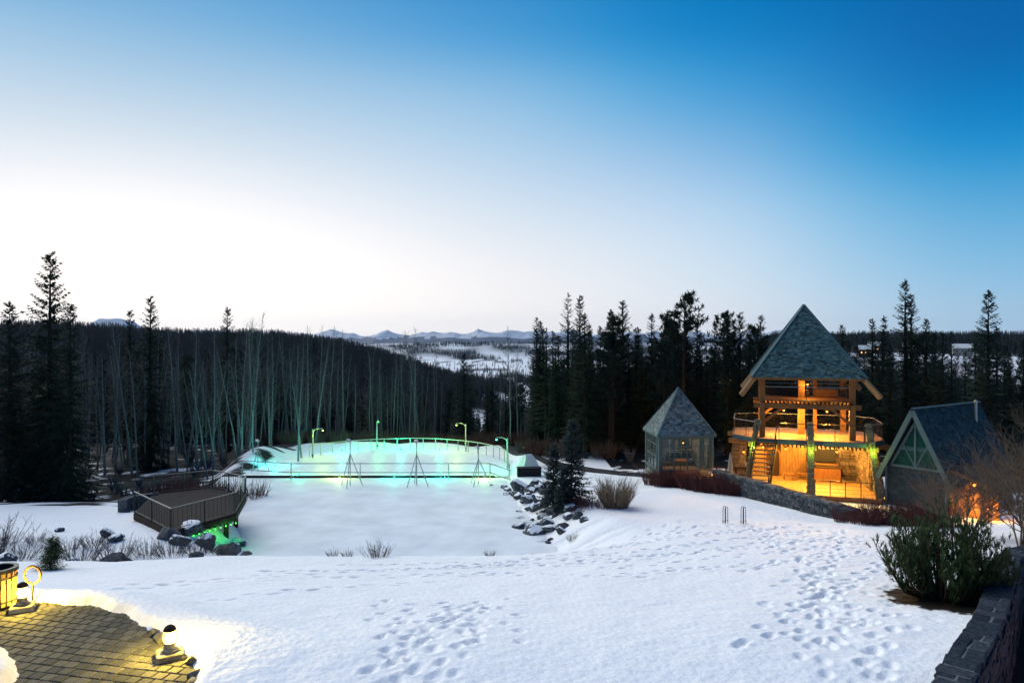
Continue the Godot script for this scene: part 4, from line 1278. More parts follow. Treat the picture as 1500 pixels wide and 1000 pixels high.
func build_tower() -> void:
	var t := thing("lookout_tower", "lamp lit three level timber and stone tower with slate pyramid roof", "tower", Vector3(19.95, -3.75, -46.6), deg_to_rad(-19.0))
	var warm := Color(1.0, 0.71, 0.28)
	# ground floor
	box_part("floor_slab", Vector3(0.1, -0.22, -0.2), Vector3(8.3, 0.36, 7.2), M.timber_dark, t)
	for k in 30:
		var x := -3.95 + k * 0.276
		box_part("floor_board", Vector3(x, -0.016, -0.2), Vector3(0.268, 0.05, 7.1), M.board_floor, t, 0.006)
	for k in 3: box_part("skirt_board", Vector3(1.45, -0.12 - k * 0.17, 3.44), Vector3(5.4, 0.16, 0.05), M.timber, t)
	# back wall: planked half and stone half
	box_part("back_wall", Vector3(0.1, 1.6, -2.75), Vector3(7.2, 3.2, 0.3), M.timber_dark, t)
	for k in 20:
		var x := -3.35 + k * 0.19
		if x > -2.45 and x < -1.35: continue
		box_part("wall_plank", Vector3(x, 1.55, -2.56 + 0.02 * (k % 2)), Vector3(0.175, 3.05, 0.06), M.timber_pale, t, 0.008)
	var dm := MB.new()
	var arch := PackedVector2Array([Vector2(-2.4, 0.03), Vector2(-1.4, 0.03), Vector2(-1.4, 1.5)])
	for k in range(1, 9): arch.append(Vector2(-1.9 + 0.5 * cos(PI * k / 8.0), 1.5 + 0.5 * sin(PI * k / 8.0)))
	for k in range(1, arch.size() - 1): dm.tri(Vector3(arch[0].x, arch[0].y, -2.585), Vector3(arch[k].x, arch[k].y, -2.585), Vector3(arch[k + 1].x, arch[k + 1].y, -2.585))
	part("door", dm, M.timber_dark, t)
	var fr := MB.new()
	for k in range(2, arch.size() - 1):
		fr.bar(Vector3(arch[k].x, arch[k].y, -2.53), Vector3(arch[k + 1].x, arch[k + 1].y, -2.53), 0.12, 0.12)
	fr.bar(Vector3(-1.4, 0.03, -2.53), Vector3(-1.4, 1.5, -2.53), 0.12, 0.12)
	fr.bar(Vector3(-2.4, 0.03, -2.53), Vector3(-2.4, 1.5, -2.53), 0.12, 0.12)
	part("door_frame", fr, M.timber, t)
	var sw := MB.new()
	stone_quad(sw, Vector3(0.55, 0.02, -2.5), Vector3(3.9, 0.02, -2.5), Vector3(3.6, 3.15, -2.5), Vector3(0.55, 3.15, -2.5), 0.42, 0.24, RUBBLE, 0.09)
	stone_quad(sw, Vector3(3.55, 0.02, -2.45), Vector3(4.1, 0.02, 0.6), Vector3(3.75, 3.15, 0.4), Vector3(3.45, 3.15, -2.45), 0.42, 0.24, RUBBLE, 0.09)
	stuff(part("stone_facing", sw, M.stonework, t))
	# hearth with canopy, mantel, and counter
	box_part("hearth_canopy", Vector3(1.35, 1.72, -2.2), Vector3(1.75, 0.95, 0.35), M.dark_metal, t, 0.03)
	box_part("mantel", Vector3(1.35, 1.12, -2.1), Vector3(1.95, 0.12, 0.55), M.timber_pale, t)
	box_part("counter", Vector3(1.4, 0.48, -1.6), Vector3(2.1, 0.95, 0.6), M.timber, t)
	box_part("counter_top", Vector3(1.4, 0.99, -1.6), Vector3(2.25, 0.07, 0.72), M.timber_dark, t)
	box_part("lamp_bar", Vector3(1.3, 2.62, -2.25), Vector3(1.9, 0.1, 0.12), M.dark_metal, t)
	for k in 4: bulb(t, Vector3(0.62 + k * 0.46, 2.5, -2.12), 0.09, M.warm_bulb, warm, 9.0)
	# benches
	for k in 2:
		box_part("bench_seat", Vector3(-0.9 + k * 0.9, 0.45, -1.2 - k * 0.4), Vector3(0.75, 0.06, 0.38), M.timber, t)
		for q in [-0.3, 0.3]: box_part("bench_leg", Vector3(-0.9 + k * 0.9 + q, 0.22, -1.2 - k * 0.4), Vector3(0.07, 0.42, 0.34), M.timber, t)
	# battered stone piers
	for s in [[-5.05, -3.85, -4.5, -3.75, "left"], [3.95, 4.75, 3.85, 4.35, "right"]]:
		var sm := MB.new()
		var b := [Vector3(s[0], -0.3, 1.0), Vector3(s[1], -0.3, 1.0), Vector3(s[1], -0.3, -1.7), Vector3(s[0], -0.3, -1.7)]
		var u := [Vector3(s[2], 3.05, 0.8), Vector3(s[3], 3.05, 0.8), Vector3(s[3], 3.05, -1.5), Vector3(s[2], 3.05, -1.5)]
		for k in 4:
			var j := (k + 1) % 4
			stone_quad(sm, b[k], b[j], u[j], u[k], 0.4, 0.25, RUBBLE, 0.07)
		sm.hexa([b[0], b[1], b[2], b[3], u[0], u[1], u[2], u[3]].map(func(p): return p * Vector3(0.995, 1, 0.98)), Color(0.1, 0.09, 0.085))
		part("stone_pier", sm, M.stonework, t)
	# clad posts with lamps under their corbels
	for q in [[Vector3(-3.75, -0.2, 3.0), Vector3(-3.0, 4.6, 2.55)], [Vector3(0.15, -0.2, 3.3), Vector3(0.15, 4.6, 3.3)], [Vector3(4.15, -0.2, 3.0), Vector3(3.55, 4.6, 2.55)]]:
		var mb := MB.new()
		var a: Vector3 = q[0]; var b: Vector3 = q[1]
		for k in 26:
			var f := (k + 0.5) / 26.0
			var w := lerpf(0.46, 0.36, f)
			mb.cbox(a.lerp(b, f) + Vector3(R(-0.02, 0.02), 0, R(-0.02, 0.02)), Vector3(w * R(0.88, 1.1), (b.y - a.y) / 26.0 - 0.006, w * R(0.88, 1.1)), 0.02, Basis.from_euler(Vector3(0, R(-0.12, 0.12), 0)))
		part("clad_post", mb, M.post_cladding, t)
		var c := a.lerp(b, 0.66)
		for s in [-1.0, 1.0]: box_part("corbel", c + Vector3(s * 0.29, 0.0, 0.0), Vector3(0.16, 0.34, 0.2), M.timber_pale, t, 0.03)
		var lp := c + Vector3(0.0, -0.14, 0.5)
		beam_part("lamp_arm", c + Vector3(0, 0.16, 0.1), c + Vector3(0, -0.04, 0.5), 0.04, 0.04, M.dark_metal, t)
		bulb(t, lp, 0.045, M.lime_bulb, Color(0.85, 1.0, 0.22), 1.5)
	# stair
	var s0 := Vector3(-3.05, 0.0, 5.0); var s1 := Vector3(-2.45, 3.28, 2.75)
	for sd in [-0.62, 0.62]:
		var off := Vector3(sd, 0, 0.0)
		beam_part("stringer", s0 + off, s1 + off, 0.07, 0.3, M.timber_dark, t)
		beam_part("stair_rail", s0 + off + Vector3.UP * 0.95, s1 + off + Vector3.UP * 0.95, 0.06, 0.06, M.dark_metal, t)
		for k in 4:
			var p := s0.lerp(s1, (k + 0.3) / 3.7) + off
			box_part("rail_post", p + Vector3.UP * 0.48, Vector3(0.05, 0.96, 0.05), M.dark_metal, t, 0.006)
	for k in 13:
		box_part("tread", s0.lerp(s1, (k + 0.7) / 13.4) + Vector3(0, 0.06, 0), Vector3(1.2, 0.055, 0.3), M.timber_pale, t, 0.008)
	# railing of the ground floor front
	railing(t, Vector3(0.4, 0.0, 3.36), Vector3(3.9, 0.0, 3.36), 0.95, 4, -3, M.dark_metal, M.dark_metal, M.dark_metal, 0.05)
	# second level deck: a wide eight sided platform
	var oct := [Vector2(-4.6, 0.9), Vector2(-3.0, 2.75), Vector2(3.4, 2.75), Vector2(4.7, 0.9), Vector2(4.7, -2.6), Vector2(3.3, -3.6), Vector2(-3.0, -3.6), Vector2(-4.6, -2.6)]
	var poly := PackedVector2Array(oct)
	var fy := 3.38
	for k in 34:
		var x := -4.7 + k * 0.28
		for pc in Geometry2D.intersect_polygons(poly, PackedVector2Array([Vector2(x + 0.004, -5), Vector2(x + 0.272, -5), Vector2(x + 0.272, 5), Vector2(x + 0.004, 5)])):
			part("deck_board", slab(pc, fy - 0.05, fy), M.board_floor, t)
	for k in 8:
		var a: Vector2 = oct[k]; var b: Vector2 = oct[(k + 1) % 8]
		beam_part("rim_beam", Vector3(a.x, fy - 0.19, a.y), Vector3(b.x, fy - 0.19, b.y), 0.14, 0.27, M.teal_trim if k in [0, 1, 2] else M.timber, t)
	for k in 26:
		var x := -2.9 + k * 0.25
		box_part("joist_end", Vector3(x, fy - 0.42, -0.2), Vector3(0.09, 0.18, 5.9), M.timber_dark, t, 0.01)
	for x in [-3.3, 0.15, 3.8]: beam_part("girder", Vector3(x, fy - 0.62, -3.3), Vector3(x, fy - 0.62, 2.9), 0.24, 0.22, M.timber, t)
	for q in [[-4.6, 1.25], [4.7, 1.25], [-4.75, -2.4], [4.85, -2.4]]: beam_part("beam_end", Vector3(q[0] * 0.8, fy - 0.42, q[1]), Vector3(q[0] * 1.06, fy - 0.42, q[1]), 0.3, 0.3, M.timber_pale, t)
	for k in [0, 2, 3, 4, 5, 6, 7]:
		var a: Vector2 = oct[k]; var b: Vector2 = oct[(k + 1) % 8]
		var a3 := Vector3(a.x, fy, a.y) * Vector3(0.985, 1, 0.985); var b3 := Vector3(b.x, fy, b.y) * Vector3(0.985, 1, 0.985)
		railing(t, a3, b3, 1.02, 2, -7, M.dark_metal, M.grey_metal, M.dark_metal, 0.05, false)
	railing(t, Vector3(-1.7, fy, 2.68), Vector3(3.3, fy, 2.68), 1.0, 3, -3, M.dark_metal, M.dark_metal, M.dark_metal, 0.045)
	# timber frame
	var uy := 5.86
	var ey := 7.42
	for x in [-2.72, 2.72]:
		for z in [-2.5, 2.0]:
			beam_part("corner_post", Vector3(x, fy, z), Vector3(x, ey + 0.1, z), 0.36, 0.36, M.timber, t)
	beam_part("centre_post", Vector3(-0.15, fy, -0.4), Vector3(-0.15, ey + 0.2, -0.4), 0.42, 0.42, M.timber, t)
	beam_part("rear_post", Vector3(0.9, fy, -2.5), Vector3(0.9, ey + 0.1, -2.5), 0.26, 0.26, M.timber, t)
	for z in [-2.5, 2.0]:
		beam_part("floor_beam", Vector3(-3.25, uy - 0.36, z), Vector3(3.25, uy - 0.36, z), 0.26, 0.34, M.timber, t)
		beam_part("eaves_beam", Vector3(-3.2, ey - 0.05, z), Vector3(3.2, ey - 0.05, z), 0.26, 0.3, M.timber, t)
		for s in [-1.0, 1.0]:
			beam_part("brace", Vector3(s * 2.6, uy - 1.45, z), Vector3(s * 1.5, uy - 0.5, z), 0.15, 0.17, M.timber, t)
	for x in [-2.72, 2.72]:
		beam_part("floor_beam", Vector3(x, uy - 0.34, -3.0), Vector3(x, uy - 0.34, 2.55), 0.25, 0.33, M.timber, t)
		beam_part("eaves_beam", Vector3(x, ey - 0.08, -3.0), Vector3(x, ey - 0.08, 2.5), 0.25, 0.3, M.timber, t)
		beam_part("brace", Vector3(x, uy - 1.45, 1.85), Vector3(x, uy - 0.5, 0.85), 0.15, 0.17, M.timber, t)
	for k in 22: box_part("joist_end", Vector3(-2.6 + k * 0.248, uy - 0.12, -0.2), Vector3(0.09, 0.16, 4.9), M.timber_dark, t, 0.01)
	for k in 20:
		box_part("upper_board", Vector3(-2.66 + k * 0.28, uy, -0.2), Vector3(0.272, 0.05, 4.95), M.timber, t, 0.006)
	for q in [[Vector3(-2.6, uy + 0.02, 2.1), Vector3(2.6, uy + 0.02, 2.1)], [Vector3(-2.6, uy + 0.02, -2.55), Vector3(2.6, uy + 0.02, -2.55)], [Vector3(-2.8, uy + 0.02, -2.3), Vector3(-2.8, uy + 0.02, 1.8)], [Vector3(2.8, uy + 0.02, -2.3), Vector3(2.8, uy + 0.02, 1.8)]]:
		railing(t, q[0], q[1], 0.85, 2, -4, M.dark_metal, M.grey_metal, M.dark_metal, 0.04)
	box_part("window_seat", Vector3(-0.9, uy + 0.28, -2.1), Vector3(2.9, 0.5, 0.45), M.timber_dark, t)
	box_part("window_seat", Vector3(1.6, uy + 0.28, -2.1), Vector3(1.5, 0.5, 0.45), M.timber, t)
	# roof
	var hw := 3.42
	var ap := Vector3(0, 12.25, -0.25)
	var cn := [Vector3(-hw, ey, hw - 0.25), Vector3(hw, ey, hw - 0.25), Vector3(hw, ey, -hw - 0.25), Vector3(-hw, ey, -hw - 0.25)]
	var rf := MB.new()
	for k in 4:
		rf.tri(cn[k] - Vector3.UP * 0.02, cn[(k + 1) % 4] - Vector3.UP * 0.02, ap - Vector3.UP * 0.02)
		rf.quad(cn[k] - Vector3.UP * 0.16, cn[(k + 1) % 4] - Vector3.UP * 0.16, cn[(k + 1) % 4] - Vector3.UP * 0.02, cn[k] - Vector3.UP * 0.02)
	var soff := ap - Vector3.UP * 0.4
	for k in 4: rf.tri(cn[(k + 1) % 4] - Vector3.UP * 0.16, cn[k] - Vector3.UP * 0.16, soff)
	var roof := part("roof", rf, M.timber, t)
	var ss := MB.new()
	for k in 4: slate_quad(ss, cn[k], cn[(k + 1) % 4], ap, ap, 0.135, 0.2, SLATE)
	stuff(part("slates", ss, M.slate, roof))
	for k in 4:
		var hm := MB.new()
		hm.beam(cn[k] + Vector3.UP * 0.03, ap + Vector3.UP * 0.04, 0.2, 0.05)
		part("hip_cap", hm, M.teal_trim, roof)
		var out: Vector3 = (cn[k] - ap).normalized()
		beam_part("hip_rafter", ap + out * 2.0 - Vector3.UP * 0.45, cn[k] + out * 1.25 - Vector3.UP * 0.25, 0.22, 0.3, M.timber_pale, t)
	# lamps
	for q in [[Vector3(-1.3, 5.1, 0.4), 42.0, "over the middle deck, left"], [Vector3(1.4, 5.1, 0.4), 42.0, "over the middle deck, right"], [Vector3(-1.2, 2.55, 0.9), 36.0, "over the ground floor beside the stair"], [Vector3(1.9, 2.55, 1.2), 36.0, "over the ground floor before the hearth"], [Vector3(-2.6, 2.3, -1.3), 10.0, "over the ground floor by the arched door"], [Vector3(0.2, 6.9, 0.3), 6.0, "under the pyramid roof"], [Vector3(-3.9, 2.4, 2.2), 2.0, "outside by the left stone pier"]]:
		var l := thing("pendant_lamp", "small warm tower lamp hung " + q[2], "lamp", t.to_global(q[0]), t.rotation.y, "lamps under the tower's beams")
		var mb := MB.new()
		mb.lathe(Vector3.ZERO, [[0.10, -0.02], [0.09, 0.06], [0.03, 0.12], [0.012, 0.13], [0.012, 0.32]], 10)
		part("shade", mb, M.dark_metal, l)
		bulb(l, Vector3(0, -0.05, 0), 0.06, M.orange_bulb, warm, q[1])

func slab(pc: PackedVector2Array, y0: float, y1: float) -> MB:   # an upright prism over a polygon in x, z
	var mb := MB.new()
	var ar := 0.0
	for k in pc.size(): ar += pc[k].cross(pc[(k + 1) % pc.size()])
	var p := pc.duplicate()
	if ar > 0.0: p.reverse()   # counter-clockwise from above means negative area in x, z
	for k in range(1, p.size() - 1):
		mb.tri(Vector3(p[0].x, y1, p[0].y), Vector3(p[k].x, y1, p[k].y), Vector3(p[k + 1].x, y1, p[k + 1].y))
		mb.tri(Vector3(p[0].x, y0, p[0].y), Vector3(p[k + 1].x, y0, p[k + 1].y), Vector3(p[k].x, y0, p[k].y))
	for k in p.size():
		var a := p[k]; var b := p[(k + 1) % p.size()]
		mb.quad(Vector3(a.x, y0, a.y), Vector3(b.x, y0, b.y), Vector3(b.x, y1, b.y), Vector3(a.x, y1, a.y))
	return mb

func pane(parent: Node, a: Vector3, u: Vector3, v: Vector3, n: Vector3, cols: int, rows: Array, frame_m: Material, glass_m: Material, fw := 0.07) -> void:
	# a window from corner a, spanning u and v: a frame, mullions and single panes
	var mb := MB.new()
	var ul := u.length(); var vl := v.length()
	var un := u / ul; var vn := v / vl
	for k in cols + 1:
		var p := a + u * (float(k) / cols)
		mb.bar(p, p + v, fw, fw)
	for r in rows:
		mb.bar(a + v * r, a + v * r + u, fw * 0.9, fw * 0.9)
	var f := part("window", mb, frame_m, parent)
	for k in cols:
		for r in range(rows.size() - 1):
			var p: Vector3 = a + u * (float(k) / cols) + v * rows[r] + un * fw * 0.4 + vn * fw * 0.4
			var uu: Vector3 = u / cols - un * fw * 0.8
			var vv: Vector3 = v * (rows[r + 1] - rows[r]) - vn * fw * 0.8
			var g := MB.new()
			g.quad(p, p + uu, p + uu + vv, p + vv)
			part("pane", g, glass_m, f)

func build_gazebo() -> void:
	var t := thing("gazebo", "small glazed garden pavilion with slate pyramid roof", "gazebo", Vector3(11.5, -3.3, -47.2), deg_to_rad(3.0))
	var w := 1.75
	var h := 3.05
	box_part("base", Vector3(0, 0.1, 0), Vector3(3.7, 0.5, 3.7), M.concrete, t, 0.03)
	box_part("floor", Vector3(0, 0.37, 0), Vector3(3.3, 0.05, 3.3), M.board_floor, t)
	for s in [[-1, -1], [1, -1], [1, 1], [-1, 1]]:
		beam_part("corner_post", Vector3(s[0] * w, 0.35, s[1] * w), Vector3(s[0] * w, h, s[1] * w), 0.2, 0.2, M.gazebo_frame, t)
	for k in 4:
		var b := Basis.from_euler(Vector3(0, k * PI / 2, 0))
		var a := b * Vector3(-w + 0.1, 0, w)
		var u := b * Vector3(2 * w - 0.2, 0, 0)
		beam_part("head_beam", a + Vector3.UP * (h - 0.1), a + u + Vector3.UP * (h - 0.1), 0.16, 0.2, M.gazebo_frame, t)
		beam_part("sill_beam", a + Vector3.UP * 0.62, a + u + Vector3.UP * 0.62, 0.16, 0.16, M.gazebo_frame, t)
		box_part("apron_panel", (a + u * 0.5) + Vector3.UP * 0.45, (b * Vector3(2 * w - 0.25, 0.24, 0.08)).abs(), M.gazebo_frame, t)
		var us := u * 0.78
		pane(t, a + Vector3.UP * 0.72 + u * 0.01, us, Vector3.UP * (h - 0.94), b * Vector3.BACK, 3, [0.0, 0.38, 0.76, 1.0], M.gazebo_frame, M.glass)
		beam_part("inner_post", a + u * 0.82 + Vector3.UP * 0.68, a + u * 0.82 + Vector3.UP * (h - 0.2), 0.14, 0.14, M.gazebo_frame, t)
		pane(t, a + Vector3.UP * 0.72 + u * 0.86, u * 0.13, Vector3.UP * (h - 0.94), b * Vector3.BACK, 1, [0.0, 0.76, 1.0], M.gazebo_frame, M.glass)
	var hw := 1.98
	var ap := Vector3(0, h + 3.05, 0)
	var cn := [Vector3(-hw, h, hw), Vector3(hw, h, hw), Vector3(hw, h, -hw), Vector3(-hw, h, -hw)]
	var rf := MB.new()
	for k in 4:
		rf.tri(cn[k] - Vector3.UP * 0.02, cn[(k + 1) % 4] - Vector3.UP * 0.02, ap - Vector3.UP * 0.02)
		rf.quad(cn[k] - Vector3.UP * 0.12, cn[(k + 1) % 4] - Vector3.UP * 0.12, cn[(k + 1) % 4] - Vector3.UP * 0.02, cn[k] - Vector3.UP * 0.02)
		rf.tri(cn[(k + 1) % 4] - Vector3.UP * 0.12, cn[k] - Vector3.UP * 0.12, ap - Vector3.UP * 0.4)
	var roof := part("roof", rf, M.gazebo_frame, t)
	var ss := MB.new()
	for k in 4: slate_quad(ss, cn[k], cn[(k + 1) % 4], ap, ap, 0.14, 0.22, [Color(0.14, 0.19, 0.20), Color(0.17, 0.20, 0.20), Color(0.12, 0.16, 0.175), Color(0.20, 0.20, 0.19)])
	stuff(part("slates", ss, M.slate, roof))
	for k in 4: beam_part("hip_cap", cn[k] + Vector3.UP * 0.03, ap + Vector3.UP * 0.04, 0.13, 0.04, M.teal_trim, roof)
	# table and hanging lamp inside
	var tb := thing("round_table", "small round table standing inside the gazebo", "table", t.position + Vector3(0.1, 0.4, 0.2))
	var mb := MB.new()
	mb.lathe(Vector3.ZERO, [[0.22, 0.0], [0.22, 0.03], [0.04, 0.05], [0.04, 0.7], [0.5, 0.71], [0.5, 0.75], [0.0, 0.75]], 14)
	part("table_body", mb, M.timber, tb)
	var l := thing("pendant_lamp", "warm lamp hanging inside the gazebo", "lamp", t.position + Vector3(0.35, 2.35, 0.0))
	mb = MB.new()
	mb.lathe(Vector3.ZERO, [[0.16, -0.02], [0.12, 0.06], [0.03, 0.12], [0.01, 0.13], [0.01, 0.9]], 10)
	part("shade", mb, M.dark_metal, l)
	bulb(l, Vector3(0, -0.05, 0), 0.05, M.warm_bulb, Color(1, 0.72, 0.35), 1.1)

func build_cottage() -> void:
	var t := thing("cottage", "dark teal gabled cottage with triangular window in its front", "cottage", Vector3(27.4, -4.25, -42.9), deg_to_rad(-57.0))
	var w := 1.72; var l := 8.5; var eh := 2.65; var rh := 6.2   # front gable at z = +l/2
	var wm := MB.new()
	var z0 := l / 2 - 0.35; var z1 := -l / 2 + 0.35
	var g := [Vector3(-w, -0.2, z0), Vector3(w, -0.2, z0), Vector3(w, eh, z0), Vector3(-w, eh, z0)]
	wm.quad(g[0], g[1], g[2], g[3])
	wm.quad(Vector3(w, -0.2, z0), Vector3(w, -0.2, z1), Vector3(w, eh, z1), Vector3(w, eh, z0))
	wm.quad(Vector3(-w, -0.2, z1), Vector3(-w, -0.2, z0), Vector3(-w, eh, z0), Vector3(-w, eh, z1))
	wm.quad(Vector3(w, -0.2, z1), Vector3(-w, -0.2, z1), Vector3(-w, eh, z1), Vector3(w, eh, z1))
	wm.tri(Vector3(w, eh, z1), Vector3(-w, eh, z1), Vector3(0, rh - 0.15, z1))
	part("wall", wm, M.teal_wall, t)
	for x in [-w, w]: beam_part("corner_board", Vector3(x, -0.2, z0 + 0.03), Vector3(x, eh, z0 + 0.03), 0.16, 0.1, M.teal_trim, t)
	# gable window: frame of sill, king post, two slanting bars, and two panes
	var a := Vector3(-w + 0.28, eh + 0.05, z0 + 0.02); var b := Vector3(w - 0.28, eh + 0.05, z0 + 0.02); var c := Vector3(0, rh - 0.75, z0 + 0.02)
	var fm := MB.new()
	fm.beam(a, b, 0.12, 0.14); fm.beam(a, c, 0.12, 0.14); fm.beam(b, c, 0.12, 0.14); fm.beam((a + b) * 0.5, c, 0.12, 0.12)
	fm.beam((a + b) * 0.5, a.lerp(c, 0.5), 0.08, 0.08); fm.beam((a + b) * 0.5, b.lerp(c, 0.5), 0.08, 0.08)
	var win := part("window", fm, M.teal_trim, t)
	var m := (a + b) * 0.5
	var gm: StandardMaterial3D = M.glass.duplicate()
	gm.albedo_color = Color(0.10, 0.32, 0.30, 0.55)
	for q in [[a, m, a.lerp(c, 0.5)], [m, c, a.lerp(c, 0.5)], [m, b, b.lerp(c, 0.5)], [m, b.lerp(c, 0.5), c]]:
		var pm := MB.new()
		pm.tri(q[0], q[1], q[2])
		part("pane", pm, gm, win)
	var bk := MB.new()
	bk.tri(Vector3(-w + 0.1, eh, z0 - 0.8), Vector3(w - 0.1, eh, z0 - 0.8), Vector3(0, rh - 0.4, z0 - 0.8))
	bk.quad(Vector3(-w + 0.05, eh - 0.02, z0 - 0.02), Vector3(w - 0.05, eh - 0.02, z0 - 0.02), Vector3(w - 0.05, eh - 0.02, z0 - 0.9), Vector3(-w + 0.05, eh - 0.02, z0 - 0.9))
	part("inner_wall", bk, M.teal_wall, t)
	# roof
	var ov := 0.34
	var sl := (rh - eh) / w
	var ex := w + ov; var ez := l / 2
	var r0 := Vector3(0, rh, ez); var r1 := Vector3(0, rh, -ez)
	var rm := MB.new()
	for s in [-1.0, 1.0]:
		var e0 := Vector3(s * ex, rh - sl * ex, ez); var e1 := Vector3(s * ex, rh - sl * ex, -ez)
		var dn := Vector3.DOWN * 0.16
		if s > 0: rm.hexa([e0 + dn, e1 + dn, r1 + dn, r0 + dn, e0, e1, r1, r0])
		else: rm.hexa([e1 + dn, e0 + dn, r0 + dn, r1 + dn, e1, e0, r0, r1])
	var roof := part("roof", rm, M.teal_wall, t)
	var ss := MB.new()
	var pal := [Color(0.027, 0.05, 0.056), Color(0.034, 0.058, 0.062), Color(0.024, 0.043, 0.05)]
	slate_quad(ss, Vector3(ex, rh - sl * ex, ez) + Vector3(0, 0.03, 0), Vector3(ex, rh - sl * ex, -ez) + Vector3(0, 0.03, 0), r1 + Vector3.UP * 0.03, r0 + Vector3.UP * 0.03, 0.17, 0.28, pal)
	slate_quad(ss, Vector3(-ex, rh - sl * ex, -ez) + Vector3(0, 0.03, 0), Vector3(-ex, rh - sl * ex, ez) + Vector3(0, 0.03, 0), r0 + Vector3.UP * 0.03, r1 + Vector3.UP * 0.03, 0.17, 0.28, pal)
	stuff(part("slates", ss, M.slate, roof))
	for s in [-1.0, 1.0]:
		beam_part("barge_board", Vector3(s * (ex + 0.03), rh - sl * ex - 0.12, ez + 0.04), Vector3(0, rh - 0.08, ez + 0.04), 0.07, 0.28, M.teal_trim, roof)
	beam_part("ridge_cap", r0 + Vector3.UP * 0.06, r1 + Vector3.UP * 0.06, 0.22, 0.06, M.teal_trim, roof)
	var ch := MB.new()
	ch.lathe(Vector3(0.5, rh - 1.1, -2.6), [[0.09, 0.0], [0.09, 1.25], [0.13, 1.25], [0.13, 1.33], [0.02, 1.42]], 12)
	part("flue", ch, M.grey_metal, roof)
	# timber porch on the right side
	var px := w + 1.9
	for k in 9: box_part("porch_plank", Vector3(w + 0.05, 1.15, 3.2 - k * 0.5), Vector3(0.06, 2.5, 0.48), M.timber, t, 0.01)
	for z in [3.4, 0.6, -2.4]:
		beam_part("porch_post", Vector3(px, -0.2, z), Vector3(px, 2.2, z), 0.18, 0.18, M.timber, t)
		beam_part("porch_rafter", Vector3(w, 2.75, z), Vector3(px + 0.5, 1.95, z), 0.12, 0.16, M.timber, t)
	beam_part("porch_beam", Vector3(px, 2.2, 3.8), Vector3(px, 2.2, -2.8), 0.18, 0.2, M.timber_pale, t)
	beam_part("porch_rail", Vector3(px, 0.85, 3.4), Vector3(px, 0.85, -2.4), 0.09, 0.09, M.timber, t)
	for q in [[Vector3(w + 0.4, 1.75, 1.4), 1.6], [Vector3(px + 0.9, 1.25, 3.2), 9.0]]:
		var o := thing("porch_lamp", "bright orange lamp " + ("on the cottage's porch wall" if q[1] < 2.0 else "glowing beside the cottage behind bare branches"), "lamp", t.to_global(q[0]) if q[1] < 2.0 else Vector3(26.35, -3.3, -37.7), t.rotation.y)
		var lm := MB.new()
		lm.lathe(Vector3.ZERO, [[0.13, 0.1], [0.1, 0.14], [0.02, 0.2]], 10)
		lm.lathe(Vector3.ZERO, [[0.02, -0.14], [0.09, -0.12], [0.09, -0.1]], 10)
		if q[1] < 2.0: lm.bar(Vector3(-0.36, 0.16, 0), Vector3(0, 0.16, 0), 0.03, 0.03)
		else: lm.rod(Vector3(0, -0.95, 0), Vector3(0, -0.12, 0), 0.035, 8)
		part("housing", lm, M.dark_metal, o)
		bulb(o, Vector3.ZERO, 0.09, M.orange_bulb, Color(1.0, 0.66, 0.22), q[1])
	# lit timber screen beside the porch
	var sc := thing("timber_screen", "orange lit timber fence screen beside the cottage", "fence", Vector3(26.2, -4.3, -38.8), -0.55)
	for k in 9: box_part("board", Vector3(-1.3 + k * 0.3, 0.85, 0), Vector3(0.27, 1.7, 0.05), M.timber_pale, sc, 0.008)
	beam_part("cap_rail", Vector3(-1.6, 1.8, 0), Vector3(1.5, 1.8, 0), 0.14, 0.07, M.timber, sc)

